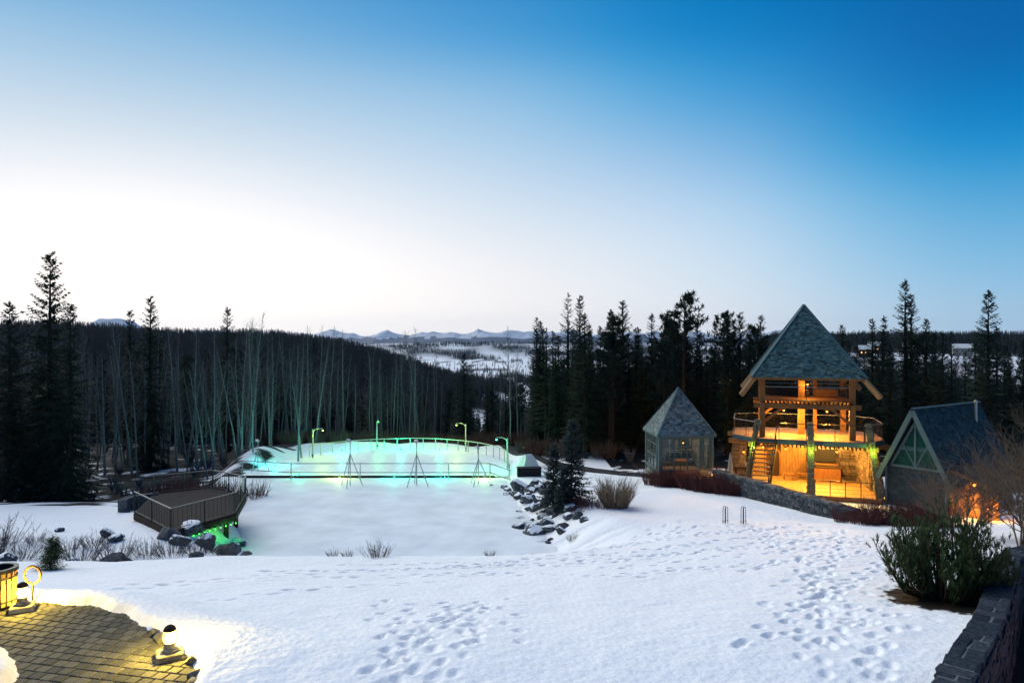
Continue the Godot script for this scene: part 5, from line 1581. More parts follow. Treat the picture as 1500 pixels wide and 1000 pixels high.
# ------------------------------------------------------------------ garden walls
func build_walls() -> void:
	var unit := []
	for k in 6:
		var mb := MB.new()
		var p := []
		for y in [-0.5, 0.5]:
			for q in [[-0.5, 0.5], [0.5, 0.5], [0.5, -0.5], [-0.5, -0.5]]:
				p.append(Vector3(q[0] + R(-0.07, 0.07), y + R(-0.06, 0.06), q[1] + R(-0.07, 0.07)))
		# ease the corners: each face drawn in from its edges, joined by bevels
		var faces := [[3, 2, 1, 0], [4, 5, 6, 7], [0, 1, 5, 4], [1, 2, 6, 5], [2, 3, 7, 6], [3, 0, 4, 7]]
		var ins := {}
		for f in 6:
			var m: Vector3 = (p[faces[f][0]] + p[faces[f][1]] + p[faces[f][2]] + p[faces[f][3]]) * 0.25
			for q in faces[f]: ins[[f, q]] = p[q].lerp(m, 0.12) - p[q] * 0.0
			mb.quad(ins[[f, faces[f][0]]], ins[[f, faces[f][1]]], ins[[f, faces[f][2]]], ins[[f, faces[f][3]]])
		for f in 6:
			for e in 4:
				var a: int = faces[f][e]; var b: int = faces[f][(e + 1) % 4]
				mb.quad(p[a] * 0.95, p[b] * 0.95, ins[[f, b]], ins[[f, a]])
		unit.append(mb.mesh())
	var t := thing("stone_wall", "curved dark stone garden wall with flat capstones at the right", "wall")
	var mats := [M.stone_a, M.stone_b, M.stone_c]
	var cur := Curve3D.new()
	for k in wall_line.size():
		var a: Vector2 = wall_line[maxi(k - 1, 0)]; var b: Vector2 = wall_line[mini(k + 1, wall_line.size() - 1)]
		var tt := Vector3(b.x - a.x, 0, a.y - b.y) / 6.0
		cur.add_point(Vector3(wall_line[k].x, 0, -wall_line[k].y), -tt, tt)
	cur.bake_interval = 0.05
	var len := cur.get_baked_length()
	var top := func(s): return lerpf(0.42, -0.12, clampf((s - 4.0) / 12.0, 0, 1))
	var frame := func(s):
		var p := cur.sample_baked(s)
		var z := (cur.sample_baked(minf(s + 0.1, len)) - cur.sample_baked(maxf(s - 0.1, 0.0))).normalized()
		return [p, z, Vector3(-z.z, 0, z.x)]   # point, along, outward (right hand, low side)
	var core := MB.new()
	var s := 0.0
	while s < len - 0.01:
		var e := minf(s + 0.35, len)
		var A: Array = frame.call(s); var B: Array = frame.call(e)
		var ring := []
		for q in [[A, 0.22], [B, 0.22], [B, -0.22], [A, -0.22]]: ring.append(q[0][0] + q[0][2] * q[1])
		var y0: float = top.call(s) + 0.056; var y1: float = top.call(e) + 0.056
		var lo := -2.3
		core.hexa([ring[0] + Vector3.UP * lo, ring[1] + Vector3.UP * lo, ring[2] + Vector3.UP * lo, ring[3] + Vector3.UP * lo, ring[0] + Vector3.UP * y0, ring[1] + Vector3.UP * y1, ring[2] + Vector3.UP * y1, ring[3] + Vector3.UP * y0])
		s = e
	part("mortar_core", core, M.mortar, t)
	var stone := func(called, c: Vector3, along: Vector3, out: Vector3, size: Vector3):   # size: along, up, out
		var o := MeshInstance3D.new()
		o.name = called
		o.mesh = unit[rng.randi() % 6]
		o.material_override = mats[rng.randi() % 3]
		var b := Basis(along, Vector3.UP, along.cross(Vector3.UP)).rotated(Vector3.UP, R(-0.05, 0.05))
		o.transform = Transform3D(b * Basis.from_scale(size), c)
		t.add_child(o, true)
	# capstones, in two uneven files
	s = R(0, 0.2)
	while s < len - 0.2:
		var l := R(0.26, 0.62)
		var F: Array = frame.call(minf(s + l * 0.5, len))
		var yy: float = top.call(s + l * 0.5) + 0.015
		if rng.randf() < 0.4:
			stone.call("capstone", F[0] + Vector3.UP * (yy + R(-0.01, 0.012)), F[1], F[2], Vector3(l - 0.045, 0.11, R(0.50, 0.56)))
		else:
			var cut := R(-0.1, 0.1)
			stone.call("capstone", F[0] + F[2] * (cut - 0.28) * 0.5 + Vector3.UP * (yy + R(-0.01, 0.012)), F[1], F[2], Vector3(l - 0.045, 0.11, cut + 0.24))
			stone.call("capstone", F[0] + F[2] * (cut + 0.28) * 0.5 + Vector3.UP * (yy + R(-0.01, 0.012)), F[1], F[2], Vector3(l - 0.045, 0.11, 0.24 - cut))
		s += l
	# outer face
	var y := -1.95
	while y < 0.3:
		var h := R(0.15, 0.26)
		s = R(1.5, 1.9)
		while s < 17.0:
			var l := R(0.22, 0.6)
			var tp: float = top.call(s) - 0.06
			if y + h * 0.6 < tp and y + h > -1.9:
				var F: Array = frame.call(s + l * 0.5)
				stone.call("stone", F[0] + F[2] * (0.21 + R(0.0, 0.03)) + Vector3.UP * (minf(y + h, tp) + y) * 0.5, F[1], F[2], Vector3(l - 0.02, minf(y + h, tp) - y - 0.02, 0.14))
			s += l
		y += h
	# low rubble wall in front of the tower
	var rb := MB.new()
	var w2 := [Vector3(12.9, -2.15, -43.2), Vector3(13.75, -2.08, -40.2), Vector3(14.7, -2.0, -36.8), Vector3(15.55, -1.95, -34.0), Vector3(16.3, -2.0, -32.2)]
	var pal := [Color(0.10, 0.115, 0.135), Color(0.14, 0.155, 0.17), Color(0.075, 0.085, 0.10), Color(0.17, 0.175, 0.18)]
	for k in range(w2.size() - 1):
		var a: Vector3 = w2[k]; var b: Vector3 = w2[k + 1]
		var z := (b - a); z.y = 0; z = z.normalized()
		var o := Vector3(-z.z, 0, z.x) * 0.24
		var lo := Vector3.DOWN * 2.1
		rb.hexa([a - o + lo, b - o + lo, b + o + lo, a + o + lo, a - o, b - o, b + o, a + o], Color(0.12, 0.12, 0.12))
		for sg in [-1.0, 1.0]:
			if sg < 0: stone_quad(rb, b - o + lo, a - o + lo, a - o, b - o, 0.24, 0.13, pal, 0.05)
			else: stone_quad(rb, a + o + lo, b + o + lo, b + o, a + o, 0.24, 0.13, pal, 0.05)
		stone_quad(rb, a - o * 1.15 + Vector3.UP * 0.03, a + o * 1.15 + Vector3.UP * 0.03, b + o * 1.15 + Vector3.UP * 0.03, b - o * 1.15 + Vector3.UP * 0.03, 0.45, 0.5, pal, 0.07)
	one("rubble_wall", rb, M.stonework, "low grey rubble wall sloping in front of the tower", "wall")
	# curved seat wall left of the deck
	var cs := MB.new()
	for k in 12:
		var a0 := PI * 0.62 + k * 0.13; var a1 := a0 + 0.122
		var f := func(an, r, yy): return Vector3(-18.9 + cos(an) * r, yy, -36.4 - sin(an) * r * 0.8)
		cs.hexa([f.call(a0, 1.5, -3.3), f.call(a1, 1.5, -3.3), f.call(a1, 1.95, -3.3), f.call(a0, 1.95, -3.3), f.call(a0, 1.5, -2.35), f.call(a1, 1.5, -2.35), f.call(a1, 1.95, -2.35), f.call(a0, 1.95, -2.35)], pal[k % 4])
	one("seat_wall", cs, M.stonework, "curved low stone seat wall at the deck's left end", "wall")

# ------------------------------------------------------------------ the rink's fences, poles and tripods
func build_rink() -> void:
	var ice := -3.93
	# far rail on an arc
	var f := thing("rink_fence", "curved yellow green rail fence round the rink's far side", "fence")
	var arc := [[-17.4, 58.6], [-16.0, 60.4], [-14.0, 61.8], [-11.5, 62.8], [-8.7, 63.2], [-6.2, 62.6], [-3.9, 61.2], [-2.0, 59.2], [-0.7, 56.6], [-0.3, 54.0]]
	var cur := Curve3D.new()
	for k in arc.size():
		var a: Array = arc[maxi(k - 1, 0)]; var b: Array = arc[mini(k + 1, arc.size() - 1)]
		var tt := Vector3(b[0] - a[0], 0, a[1] - b[1]) / 6.0
		cur.add_point(Vector3(arc[k][0], ice, -arc[k][1]), -tt, tt)
	var len := cur.get_baked_length()
	var pts := []
	for k in 49: pts.append(cur.sample_baked(len * k / 48.0) + Vector3.UP * 0.98)
	var rad := []
	rad.resize(49); rad.fill(0.045)
	var mb := MB.new()
	mb.tube(pts, rad, 6)
	part("rail", mb, M.pole_paint, f)
	for k in 21:
		var p := cur.sample_baked(len * k / 20.0)
		mb = MB.new()
		mb.rod(p - Vector3.UP * 0.1, p + Vector3.UP * 0.96, 0.035, 6)
		part("post", mb, M.pole_paint, f)
	# near pipe rail
	var n := thing("pipe_rail", "two bar grey pipe railing across the rink's near side", "railing")
	var xs := [-20.0, -16.0, -11.0, -4.6, -1.6, -0.2]
	for y in [ice + 1.1, ice + 0.45]:
		mb = MB.new()
		mb.tube([Vector3(-20.2, y, -50.6), Vector3(-16, y, -49.4), Vector3(-1.6, y, -49.4), Vector3(-0.1, y - 0.25, -48.0)], [0.035, 0.035, 0.035, 0.035], 6)
		part("rail", mb, M.rail_paint, n)
	for x in xs:
		mb = MB.new()
		mb.rod(Vector3(x, ice - 0.2, -49.4 - (1.2 if x < -19 else 0.0)), Vector3(x, ice + 1.1, -49.4 - (1.2 if x < -19 else 0.0)), 0.04, 6)
		part("post", mb, M.rail_paint, n)
	var e := thing("board_edge", "long low timber kerb along the rink's near edge", "kerb")
	for k in 5: box_part("plank", Vector3(-17.9 + k * 3.7, ice - 0.02, -50.1), Vector3(3.66, 0.22, 0.12), M.deck_board, e)
	# lamp poles with a bracket arm
	var cols := [[Color(0.75, 1.0, 0.30), M.lime_bulb], [Color(0.22, 1.0, 0.42), M.green_bulb], [Color(0.85, 1.0, 0.32), M.lime_bulb], [Color(0.20, 1.0, 0.80), M.cyan_bulb]]
	var spots := [[-17.0, 58.2, 0.0, "lamp pole with right hand arm at the rink's left corner", 1.0], [-12.6, 63.6, 1.6, "straight green lamp pole at the middle of the far rail", 1.0], [-4.2, 62.0, PI, "yellow green lamp pole with left arm on the far rail", 1.0], [-0.35, 52.8, PI, "teal lamp pole with left arm at the rink's right corner", 1.0]]
	for k in 4:
		var q: Array = spots[k]
		var o := thing("lamp_pole", q[3], "lamp pole", Vector3(q[0], ice - 0.1, -q[1]), q[2], "rink lamp poles")
		mb = MB.new()
		mb.tube([Vector3.ZERO, Vector3(0, 1.3, 0), Vector3(0, 2.55, 0)], [0.07, 0.06, 0.055], 8)
		part("pole", mb, M.pole_paint, o)
		mb = MB.new()
		mb.tube([Vector3(0, 2.2, 0), Vector3(0.12, 2.48, 0), Vector3(0.4, 2.6, 0), Vector3(0.9, 2.6, 0)], [0.035, 0.035, 0.035, 0.03], 6)
		part("arm", mb, M.pole_paint, o)
		mb = MB.new()
		mb.lathe(Vector3(0.85, 2.5, 0), [[0.11, -0.02], [0.1, 0.05], [0.04, 0.1]], 10)
		part("shade", mb, M.dark_metal, o)
		bulb(o, Vector3(0.85, 2.44, 0), 0.06, cols[k][1], cols[k][0], 5.0)
		mb = MB.new()
		mb.cbox(Vector3(0, 0.32, 0.1), Vector3(0.16, 0.14, 0.1), 0.02)
		part("flood_housing", mb, M.dark_metal, o)
	# tripods with lamp heads along the near edge
	var tri := [[-14.0, 49.8, 3.0, "lime", "second tripod lamp stand along the rink's near edge"], [-6.6, 47.2, 3.05, "cyan", "third tripod lamp stand along the rink's near edge"], [-2.35, 47.6, 2.55, "lime", "tripod lamp stand at the near edge's right end"], [-19.6, 52.6, 2.3, "green", "small tripod lamp stand at the near edge's left end"], [-11.2, 47.2, 3.1, "cyan", "tall tripod lamp stand nearest the pond's middle"]]
	for q in tri:
		if q[3] == "lime" and q[0] == -14.0: continue
		var h: float = q[2]
		var o := thing("tripod_stand", q[4], "tripod", Vector3(q[0], -4.0, -q[1]), R(0, 1.0), "tripod lamp stands")
		for k in 3:
			var an := TAU * k / 3.0 + 0.5
			mb = MB.new()
			mb.rod(Vector3(0, h * 0.72, 0), Vector3(cos(an) * 0.85, 0, sin(an) * 0.85), 0.028, 6)
			part("leg", mb, M.rail_paint, o)
		mb = MB.new()
		mb.rod(Vector3(0, 0.05, 0), Vector3(0, h, 0), 0.032, 6)
		part("mast", mb, M.rail_paint, o)
		mb = MB.new()
		mb.cbox(Vector3(0, h + 0.04, -0.12), Vector3(0.24, 0.14, 0.3), 0.03, Basis.from_euler(Vector3(0.35, 0, 0)))
		part("lamp_head", mb, M.pale_metal, o)
	# green and cyan floor floods that wash the ice from the near edge
	for q in [[-12.6, 49.75, "lime", Color(0.80, 1.0, 0.40), 2.4, "near edge left of the tall tripod"], [-15.8, 50.6, "green", Color(0.0, 1.0, 0.65), 2.6, "near left corner"], [-8.6, 49.75, "cyan", Color(0.0, 1.0, 0.82), 2.4, "near edge left of its middle"], [-5.2, 49.75, "cyan", Color(0.0, 1.0, 0.82), 2.4, "near edge right of its middle"], [-2.0, 49.75, "lime", Color(0.65, 1.0, 0.45), 2.6, "near edge right end"], [-18.9, 54.4, "cyan", Color(0.0, 0.95, 0.95), 3.4, "left side by the snow heap"], [-15.4, 61.6, "cyan", Color(0.0, 0.95, 1.0), 3.2, "far left curve"], [-10.2, 62.6, "cyan", Color(0.0, 1.0, 0.85), 3.0, "far rail middle"], [-6.6, 62.0, "green", Color(0.0, 1.0, 0.7), 2.4, "far rail right part"]]:
		var o := thing("flood_lamp", "low %s flood lamp on the ice, rink's %s" % [q[2], q[5]], "lamp", Vector3(q[0], ice, -q[1]), 0.0, "%s flood lamps at the rink edge" % q[2])
		mb = MB.new()
		mb.cbox(Vector3(0, 0.05, 0), Vector3(0.16, 0.1, 0.08), 0.02)
		mb.rod(Vector3(0, 0.1, 0), Vector3(0, 0.33, 0), 0.02, 6)
		part("housing", mb, M.pale_metal, o)
		bulb(o, Vector3(0, 0.36, 0), 0.022, M[q[2] + "_bulb"], q[3], q[4] * (2.3 if q[1] > 54.0 else 1.4))
	var bx := thing("black_box", "long black storage box on the snow right of the rink", "box", g3(1.25, 50.2), 0.08)
	box_part("body", Vector3(0, 0.26, 0), Vector3(1.75, 0.6, 0.7), M.black_box, bx, 0.04)
	box_part("lid", Vector3(0, 0.6, 0), Vector3(1.82, 0.07, 0.76), M.black_box, bx, 0.02)
	mb = MB.new()
	var top := [Vector3(-0.15, 1.35, 0), Vector3(0.2, 1.3, 0)]
	mb.hexa([Vector3(-0.7, 0, 0.5), Vector3(0.75, 0, 0.5), Vector3(0.75, 0, -0.5), Vector3(-0.7, 0, -0.5), Vector3(-0.42, 0.75, 0.38), Vector3(0.45, 0.7, 0.38), Vector3(0.45, 0.72, -0.36), Vector3(-0.42, 0.75, -0.36)])
	mb.hexa([Vector3(-0.42, 0.75, 0.38), Vector3(0.45, 0.7, 0.38), Vector3(0.45, 0.72, -0.36), Vector3(-0.42, 0.75, -0.36), Vector3(-0.3, 1.0, 0.12), Vector3(0.25, 1.06, 0.1), Vector3(0.25, 1.02, -0.1), Vector3(-0.28, 0.98, -0.12)])
	one("covered_heap", mb, M.white_sheet, "pale peaked sheet covered heap behind the black box", "cover", g3(1.25, 53.0), 0.5)

# ------------------------------------------------------------------ the look-out deck over the pond
func build_deck() -> void:
	var t := thing("lookout_deck", "dark timber viewing deck with wire railing over the pond", "deck")
	var fy := -2.42
	var c := [Vector2(-18.6, -33.6), Vector2(-15.1, -30.2), Vector2(-13.55, -33.4), Vector2(-14.6, -37.4), Vector2(-17.2, -39.2), Vector2(-19.8, -37.6)]
	var poly := PackedVector2Array(c)
	var dir := Vector2(1.0, -0.35).normalized()
	var nrm := dir.orthogonal()
	for k in 76:
		var o: float = -5.5 + k * 0.145
		var m := Vector2(-16.6, -35.0) + nrm * o
		var h := nrm * 0.069
		for pc in Geometry2D.intersect_polygons(poly, PackedVector2Array([m - dir * 9 - h, m + dir * 9 - h, m + dir * 9 + h, m - dir * 9 + h])):
			part("deck_board", slab(pc, fy - 0.04, fy + R(0, 0.004)), M.deck_board, t)
	for k in 6:
		var a: Vector2 = c[k]; var b: Vector2 = c[(k + 1) % 6]
		beam_part("rim_beam", Vector3(a.x, fy - 0.2, a.y), Vector3(b.x, fy - 0.2, b.y), 0.1, 0.3, M.timber_dark, t)
		if k < 5:
			railing(t, Vector3(a.x, fy, a.y), Vector3(b.x, fy, b.y), 1.0, 2, 15, M.dark_metal, M.rail_grey, M.dark_metal, 0.055, k == 4)
	for q in [[-15.3, -30.8], [-14.0, -33.4], [-14.9, -36.8], [-16.6, -32.4], [-16.4, -36.0], [-18.2, -34.0]]:
		var mb := MB.new()
		mb.rod(Vector3(q[0], -4.6, q[1]), Vector3(q[0], fy - 0.3, q[1]), 0.13, 8)
		part("support", mb, M.timber_dark, t)
	# dark rubble footing under the landward side
	var rb := MB.new()
	var pal := [Color(0.07, 0.065, 0.065), Color(0.095, 0.09, 0.085), Color(0.06, 0.06, 0.065)]
	var p0 := Vector3(-18.2, -4.2, -33.4); var p1 := Vector3(-15.4, -4.2, -30.8)
	stone_quad(rb, p0, p1, p1 + Vector3.UP * 1.45, p0 + Vector3.UP * 1.45, 0.5, 0.3, pal, 0.1)
	var p2 := Vector3(-14.6, -4.2, -33.6)
	stone_quad(rb, p1, p2, p2 + Vector3.UP * 1.45, p1 + Vector3.UP * 1.45, 0.5, 0.3, pal, 0.1)
	part("footing", rb, M.stonework, t)
	# green lamps under the rim
	var a3 := Vector3(-15.1, fy - 0.42, -30.2); var b3 := Vector3(-13.5, fy - 0.42, -33.4)
	for k in 12:
		var p := a3.lerp(b3, (k + 0.6) / 12.0) + Vector3(0.1, 0, 0.06)
		var o := thing("rim_light", "brightest green lamp under the deck's front corner" if k == 1 else "small green lamp under the deck rim, number %d from its front corner" % (k + 1), "lamp", p, 0.0, "" if k == 1 else "green lamps under the deck rim")
		var mb := MB.new()
		mb.cbox(Vector3(0, 0.08, 0), Vector3(0.07, 0.06, 0.07), 0.01)
		part("socket", mb, M.dark_metal, o)
		bulb(o, Vector3.ZERO, 0.06 if k == 1 else 0.025, M.green_bulb, Color(0.22, 1.0, 0.25), [0.0, 0.55, 0.0, 0.0, 0.0, 0.0, 0.0, 0.0, 0.2, 0.0, 0.3, 0.0][k])

# ------------------------------------------------------------------ the paved terrace with its lamps and bin
func build_patio() -> void:
	var mb := MB.new()
	var wide: PackedVector2Array = Geometry2D.offset_polygon(patio_poly, 0.4)[0]
	var ii := Geometry2D.triangulate_polygon(wide)
	for k in range(0, ii.size(), 3):
		var a := wide[ii[k]]; var b := wide[ii[k + 1]]; var e := wide[ii[k + 2]]
		if (b - a).cross(e - a) < 0.0:
			var z := b; b = e; e = z
		mb.tri(Vector3(a.x, -0.022, -a.y), Vector3(b.x, -0.022, -b.y), Vector3(e.x, -0.022, -e.y))
	var base := struct("patio", mb, M.joint_sand, "block paved terrace in the lower left corner", "patio")
	var unit := []
	for k in 3:
		var u := MB.new()
		u.cbox(Vector3(0, -0.03, 0), Vector3(0.225, 0.06, 0.225 if k < 2 else 0.222), 0.012)
		unit.append(u.mesh())
	var mats := [M.paver_a, M.paver_b, M.paver_c]
	var ang := -0.22
	var spots := []
	for r in range(-40, 60):
		for q in range(-50, 50):
			var p := Vector2((q + 0.5 * (r & 1)) * 0.24, r * 0.24).rotated(ang) + Vector2(-8.5, 13.0)
			if p.y < 9.5 or p.x < -13.0: continue
			if patio_in(p.x, p.y) > -0.3: spots.append([p.length() + (0.0 if p.y > 11.7 and p.x > -0.79 * p.y else 100.0), p])
	spots.sort_custom(func(a, b): return a[0] < b[0])
	var rest := MB.new()
	for k in spots.size():
		var p: Vector2 = spots[k][1]
		var b := Basis.from_euler(Vector3(R(-0.012, 0.012), -ang * -1.0 + R(-0.02, 0.02), R(-0.012, 0.012)))
		var at := Vector3(p.x, R(-0.004, 0.006), -p.y)
		if k < 300:
			var o := MeshInstance3D.new()
			o.name = "paver"
			o.mesh = unit[rng.randi() % 3]
			o.material_override = mats[rng.randi() % 3]
			o.transform = Transform3D(b, at)
			base.add_child(o, true)
		else:
			rest.cbox(at + Vector3(0, -0.03, 0), Vector3(0.225, 0.06, 0.225), 0.012, b)
	stuff(part("outer_pavers", rest, M.paver_a, base))
	# bollard lamps
	for q in [[-6.5, 12.95, "bollard lamp glowing on a stone block at the terrace's right edge"], [-10.95, 15.25, "bollard lamp glowing on a stone block beside the slatted bin"]]:
		var t := thing("bollard_lamp", q[2], "lamp", Vector3(q[0], 0.0, -q[1]), 0.5, "terrace bollard lamps")
		box_part("foot_slab", Vector3(0, 0.06, 0), Vector3(0.46, 0.13, 0.42), M.concrete, t, 0.02)
		var m2 := MB.new()
		m2.lathe(Vector3.ZERO, [[0.13, 0.12], [0.13, 0.17], [0.1, 0.2], [0.1, 0.3]], 16)
		part("stem", m2, M.concrete, t)
		m2 = MB.new()
		m2.lathe(Vector3.ZERO, [[0.0, 0.3], [0.1, 0.3], [0.12, 0.4], [0.1, 0.52], [0.0, 0.52]], 16)
		part("lamp_glass", m2, M.patio_bulb, t)
		lamp_light(t, Vector3(0, 0.4, 0), Color(1.0, 0.84, 0.33), 7.5, 0.07)
		m2 = MB.new()
		m2.lathe(Vector3.ZERO, [[0.0, 0.52], [0.11, 0.52], [0.115, 0.54], [0.09, 0.59], [0.045, 0.62], [0.0, 0.63]], 16)
		part("cap", m2, M.timber_dark, t)
		for k in 3:
			var an := TAU * k / 3.0 + 0.4
			m2 = MB.new()
			m2.rod(Vector3(cos(an) * 0.115, 0.28, sin(an) * 0.115), Vector3(cos(an) * 0.115, 0.52, sin(an) * 0.115), 0.008, 5)
			part("guard_bar", m2, M.dark_metal, t)
	# a path lamp on the low walk, just right of the picture, whose orange light falls on the wall's foot
	var pl := thing("path_lamp", "orange path lamp on the low walk outside the stone wall", "lamp", Vector3(13.4, ground(13.4, 13.6), -13.6))
	var pm := MB.new()
	pm.rod(Vector3(0, -0.1, 0), Vector3(0, 0.62, 0), 0.04, 8)
	part("stem", pm, M.dark_metal, pl)
	pm = MB.new()
	pm.lathe(Vector3(0, 0.78, 0), [[0.0, 0.06], [0.14, 0.05], [0.05, 0.12], [0.0, 0.13]], 12)
	part("hood", pm, M.dark_metal, pl)
	bulb(pl, Vector3(0, 0.7, 0), 0.06, M.orange_bulb, Color(1.0, 0.5, 0.15), 2.0)
	# slatted bin
	var bn := thing("slatted_bin", "round timber slatted litter bin with black rim at the left edge", "bin", Vector3(-11.55, 0.0, -15.35))
	for k in 18:
		var an := TAU * k / 18.0
		mb = MB.new()
		mb.cbox(Vector3(cos(an) * 0.33, 0.47, sin(an) * 0.33), Vector3(0.025, 0.74, 0.088), 0.006, Basis.from_euler(Vector3(0, -an, 0)))
		part("slat", mb, M.timber_pale, bn)
	mb = MB.new()
	mb.lathe(Vector3.ZERO, [[0.27, 0.06], [0.29, 0.5], [0.3, 0.84], [0.37, 0.84], [0.37, 0.92], [0.28, 0.92], [0.27, 0.6]], 20)
	part("liner", mb, M.dark_metal, bn)
	for y in [0.2, 0.72]:
		mb = MB.new()
		mb.lathe(Vector3(0, y, 0), [[0.352, -0.02], [0.352, 0.02]], 20)
		part("hoop", mb, M.dark_metal, bn)
	for k in 3:
		var an := TAU * k / 3.0
		box_part("foot", Vector3(cos(an) * 0.25, 0.04, sin(an) * 0.25), Vector3(0.06, 0.1, 0.06), M.dark_metal, bn, 0.006)
	# ring on a short stand
	var rg := thing("ring_stand", "metal ring on a short stem behind the left bollard lamp", "ring stand", Vector3(-10.98, 0.0, -15.62))
	var pts := []; var rad := []
	for k in 25:
		var an := TAU * k / 24.0
		pts.append(Vector3(cos(an) * 0.185, 0.66 + sin(an) * 0.2, 0)); rad.append(0.028)
	mb = MB.new(); mb.tube(pts, rad, 7, false)
	part("ring", mb, M.timber_pale, rg)
	mb = MB.new(); mb.rod(Vector3(0, -0.02, 0), Vector3(0, 0.45, 0), 0.025, 8)
	part("stem", mb, M.dark_metal, rg)
	# edging stones by the right lamp
	for k in 6:
		var q: Array = [[-5.62, 12.25, 0.2], [-5.5, 11.85, 0.24], [-6.0, 12.75, 0.16], [-7.05, 13.72, 0.2], [-7.35, 13.98, 0.15], [-5.45, 11.4, 0.22]][k]
		var o := one("edging_stone", rock_mesh(80 + k), M.boulder_b, "rough edging stone between terrace paving and snow bank", "stone", Vector3(q[0], 0.03, -q[1]), R(0, 6), "terrace edging stones")
		o.scale = Vector3(q[2] * 1.2, q[2] * 0.8, q[2])

# ------------------------------------------------------------------ small things about the garden
func build_small() -> void:
	for q in [[9.7, 31.0, "black hoop rack, the left of the two in the snow"], [10.45, 30.8, "black hoop rack, the right of the two in the snow"]]:
		var t := thing("hoop_rack", q[2], "rack", g3(q[0], q[1]), 0.75, "hoop racks in the snow")
		for k in 2:
			var z := (k - 0.5) * 0.1
			var mb := MB.new()
			var pts := []; var rad := []
			pts.append(Vector3(-0.12, -0.15, z)); rad.append(0.014)
			for j in 9:
				var an := PI - PI * j / 8.0
				pts.append(Vector3(cos(an) * 0.12, 0.66 + sin(an) * 0.12, z)); rad.append(0.014)
			pts.append(Vector3(0.12, -0.15, z)); rad.append(0.014)
			mb.tube(pts, rad, 6)
			part("hoop", mb, M.dark_metal, t)
		for x in [-0.12, 0.12]:
			var mb := MB.new()
			mb.rod(Vector3(x, 0.12, -0.1), Vector3(x, 0.12, 0.1), 0.012, 5)
			part("tie_bar", mb, M.dark_metal, t)
	var u := thing("parasol", "closed beige parasol standing by the tower's stone pier", "parasol", Vector3(13.95, -3.45, -43.6))
	var mb := MB.new()
	mb.lathe(Vector3.ZERO, [[0.24, 0.0], [0.24, 0.06], [0.04, 0.1]], 12)
	part("foot", mb, M.dark_metal, u)
	mb = MB.new(); mb.rod(Vector3(0, 0.05, 0), Vector3(0, 2.35, 0), 0.022, 6)
	part("pole", mb, M.timber, u)
	mb = MB.new()
	for k in 8:
		var an := TAU * k / 8.0
		var a := Vector3(cos(an), 0, sin(an))
		mb.tube([Vector3(0, 2.3, 0) + a * 0.02, Vector3(0, 1.7, 0) + a * 0.075, Vector3(0, 1.1, 0) + a * 0.11, Vector3(0, 0.62, 0) + a * 0.15], [0.015, 0.05, 0.075, 0.085], 6)
	part("canopy", mb, M.canvas, u)
	for q in [[13.05, 44.4, -3.45, 2.2, "mushroom lamp glowing between gazebo and tower"], [13.9, 45.6, -3.5, 1.4, "second mushroom lamp close to the tower's stone pier"]]:
		var t := thing("mushroom_lamp", q[4], "lamp", Vector3(q[0], q[2], -q[1]))
		mb = MB.new()
		mb.rod(Vector3(0, -0.3, 0), Vector3(0, 0.72, 0), 0.045, 8)
		part("stem", mb, M.dark_metal, t)
		mb = MB.new()
		mb.lathe(Vector3(0, 0.72, 0), [[0.0, 0.16], [0.3, 0.14], [0.33, 0.16], [0.12, 0.26], [0.0, 0.28]], 14)
		part("hood", mb, M.pale_metal, t)
		bulb(t, Vector3(0, 0.8, 0), 0.07, M.orange_bulb, Color(1.0, 0.62, 0.25), q[3])
	var fc := thing("timber_fence", "low dark rail fence between gazebo and tower", "fence")
	for k in 5: beam_part("post", Vector3(13.2 + k * 0.62, -3.6, -46.2 + k * 0.1), Vector3(13.2 + k * 0.62, -2.4, -46.2 + k * 0.1), 0.1, 0.1, M.timber_dark, fc)
	for y in [-2.5, -2.95]: beam_part("rail", Vector3(13.1, y, -46.13), Vector3(15.8, y, -45.73), 0.06, 0.1, M.timber_dark, fc)
	# far houses on the right hand ridge
	for q in [[262.0, 505.0, 9.0, "lit house among trees on the far ridge, left one", true], [276.0, 520.0, 8.0, "lit house among trees on the far ridge, middle one", true], [298.0, 512.0, 8.0, "lit house among trees on the far ridge, right one", true], [330.0, 500.0, 12.0, "pale unlit house on the far right slope", false]]:
		var p := g3(q[0], q[1])
		var t := thing("far_house", q[3], "house", p, -0.5, "houses on the far ridge")
		var w: float = q[2] / 2.0
		box_part("wall", Vector3(0, 2.0, 0), Vector3(2 * w, 6.0, w * 1.5), M.timber_dark if q[4] else M.concrete, t, 0.05)
		mb = MB.new()
		mb.quad(Vector3(-w - 0.5, 4.8, w * 0.9), Vector3(w + 0.5, 4.8, w * 0.9), Vector3(w + 0.5, 8.0, 0), Vector3(-w - 0.5, 8.0, 0))
		mb.quad(Vector3(w + 0.5, 4.8, -w * 0.9), Vector3(-w - 0.5, 4.8, -w * 0.9), Vector3(-w - 0.5, 8.0, 0), Vector3(w + 0.5, 8.0, 0))
		mb.tri(Vector3(w, 4.9, w * 0.75), Vector3(w, 4.9, -w * 0.75), Vector3(w, 7.8, 0)); mb.tri(Vector3(-w, 4.9, -w * 0.75), Vector3(-w, 4.9, w * 0.75), Vector3(-w, 7.8, 0))
		part("roof", mb, M.white_sheet, t)
		for k in 3:
			box_part("window_pane", Vector3(-w * 0.6 + k * w * 0.6, 2.6, w * 0.75 + 0.06), Vector3(0.9, 1.1, 0.08), M.house_lamp if q[4] else M.black_box, t, 0.02)

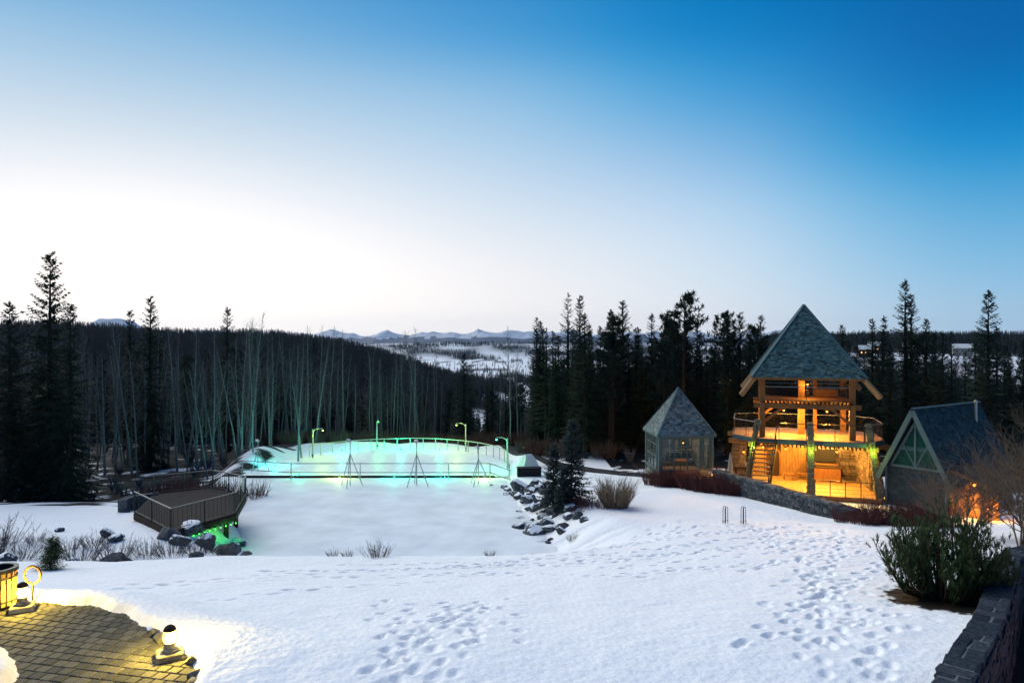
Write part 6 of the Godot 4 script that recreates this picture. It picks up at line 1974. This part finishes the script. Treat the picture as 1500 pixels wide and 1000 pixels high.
# ------------------------------------------------------------------
func _ready() -> void:
	rng.seed = 20240117
	var cam := Camera3D.new()
	cam.name = "camera"
	cam.fov = 2.0 * rad_to_deg(atan(0.5))
	cam.near = 0.1
	cam.far = 12000.0
	add_child(cam)
	cam.position = Vector3(0, 6, 0)
	cam.current = true
	var env := Environment.new()
	env.background_mode = Environment.BG_SKY
	var sm := PanoramaSkyMaterial.new()
	sm.panorama = ImageTexture.create_from_image(sky_image())
	var sky := Sky.new()
	sky.sky_material = sm
	env.sky = sky
	env.background_energy_multiplier = 1.0
	env.tonemap_mode = Environment.TONE_MAPPER_LINEAR
	env.tonemap_exposure = 1.0
	env.sdfgi_enabled = true
	env.ssao_enabled = true
	env.ssil_enabled = true
	env.fog_enabled = true
	env.fog_density = 0.000035
	env.fog_light_color = Color(0.80, 0.88, 1.0)
	var we := WorldEnvironment.new()
	we.name = "world"
	we.environment = env
	add_child(we)
	# afterglow of the sun, just set at the left: a very wide, soft source
	var sun := DirectionalLight3D.new()
	sun.name = "afterglow"
	sun.light_color = Color(1.0, 0.995, 0.95)
	sun.light_energy = 1.03
	sun.light_angular_distance = 70.0
	sun.shadow_enabled = true
	add_child(sun)
	var saz := deg_to_rad(-52.0)
	var sel := deg_to_rad(42.0)
	var to_sun := Vector3(sin(saz) * cos(sel), sin(sel), -cos(saz) * cos(sel))
	sun.look_at_from_position(to_sun * 50.0, Vector3.ZERO)
	noise_a.seed = 1; noise_a.frequency = 0.12; noise_a.fractal_octaves = 3
	noise_b.seed = 2; noise_b.frequency = 0.35; noise_b.fractal_octaves = 3
	noise_c.seed = 3; noise_c.frequency = 0.012; noise_c.fractal_octaves = 3
	make_materials()
	print("materials ", Time.get_ticks_msec())
	build_ground()
	print("ground ", Time.get_ticks_msec())
	build_water_and_paths()
	build_mountains()
	build_walls()
	build_tower()
	build_gazebo()
	build_cottage()
	build_deck()
	build_patio()
	build_rink()
	print("built ", Time.get_ticks_msec())
	build_conifers()
	build_aspens()
	print("trees ", Time.get_ticks_msec())
	build_far_woods()
	build_shrubs()
	build_boulders()
	build_small()
	print("done ", Time.get_ticks_msec())
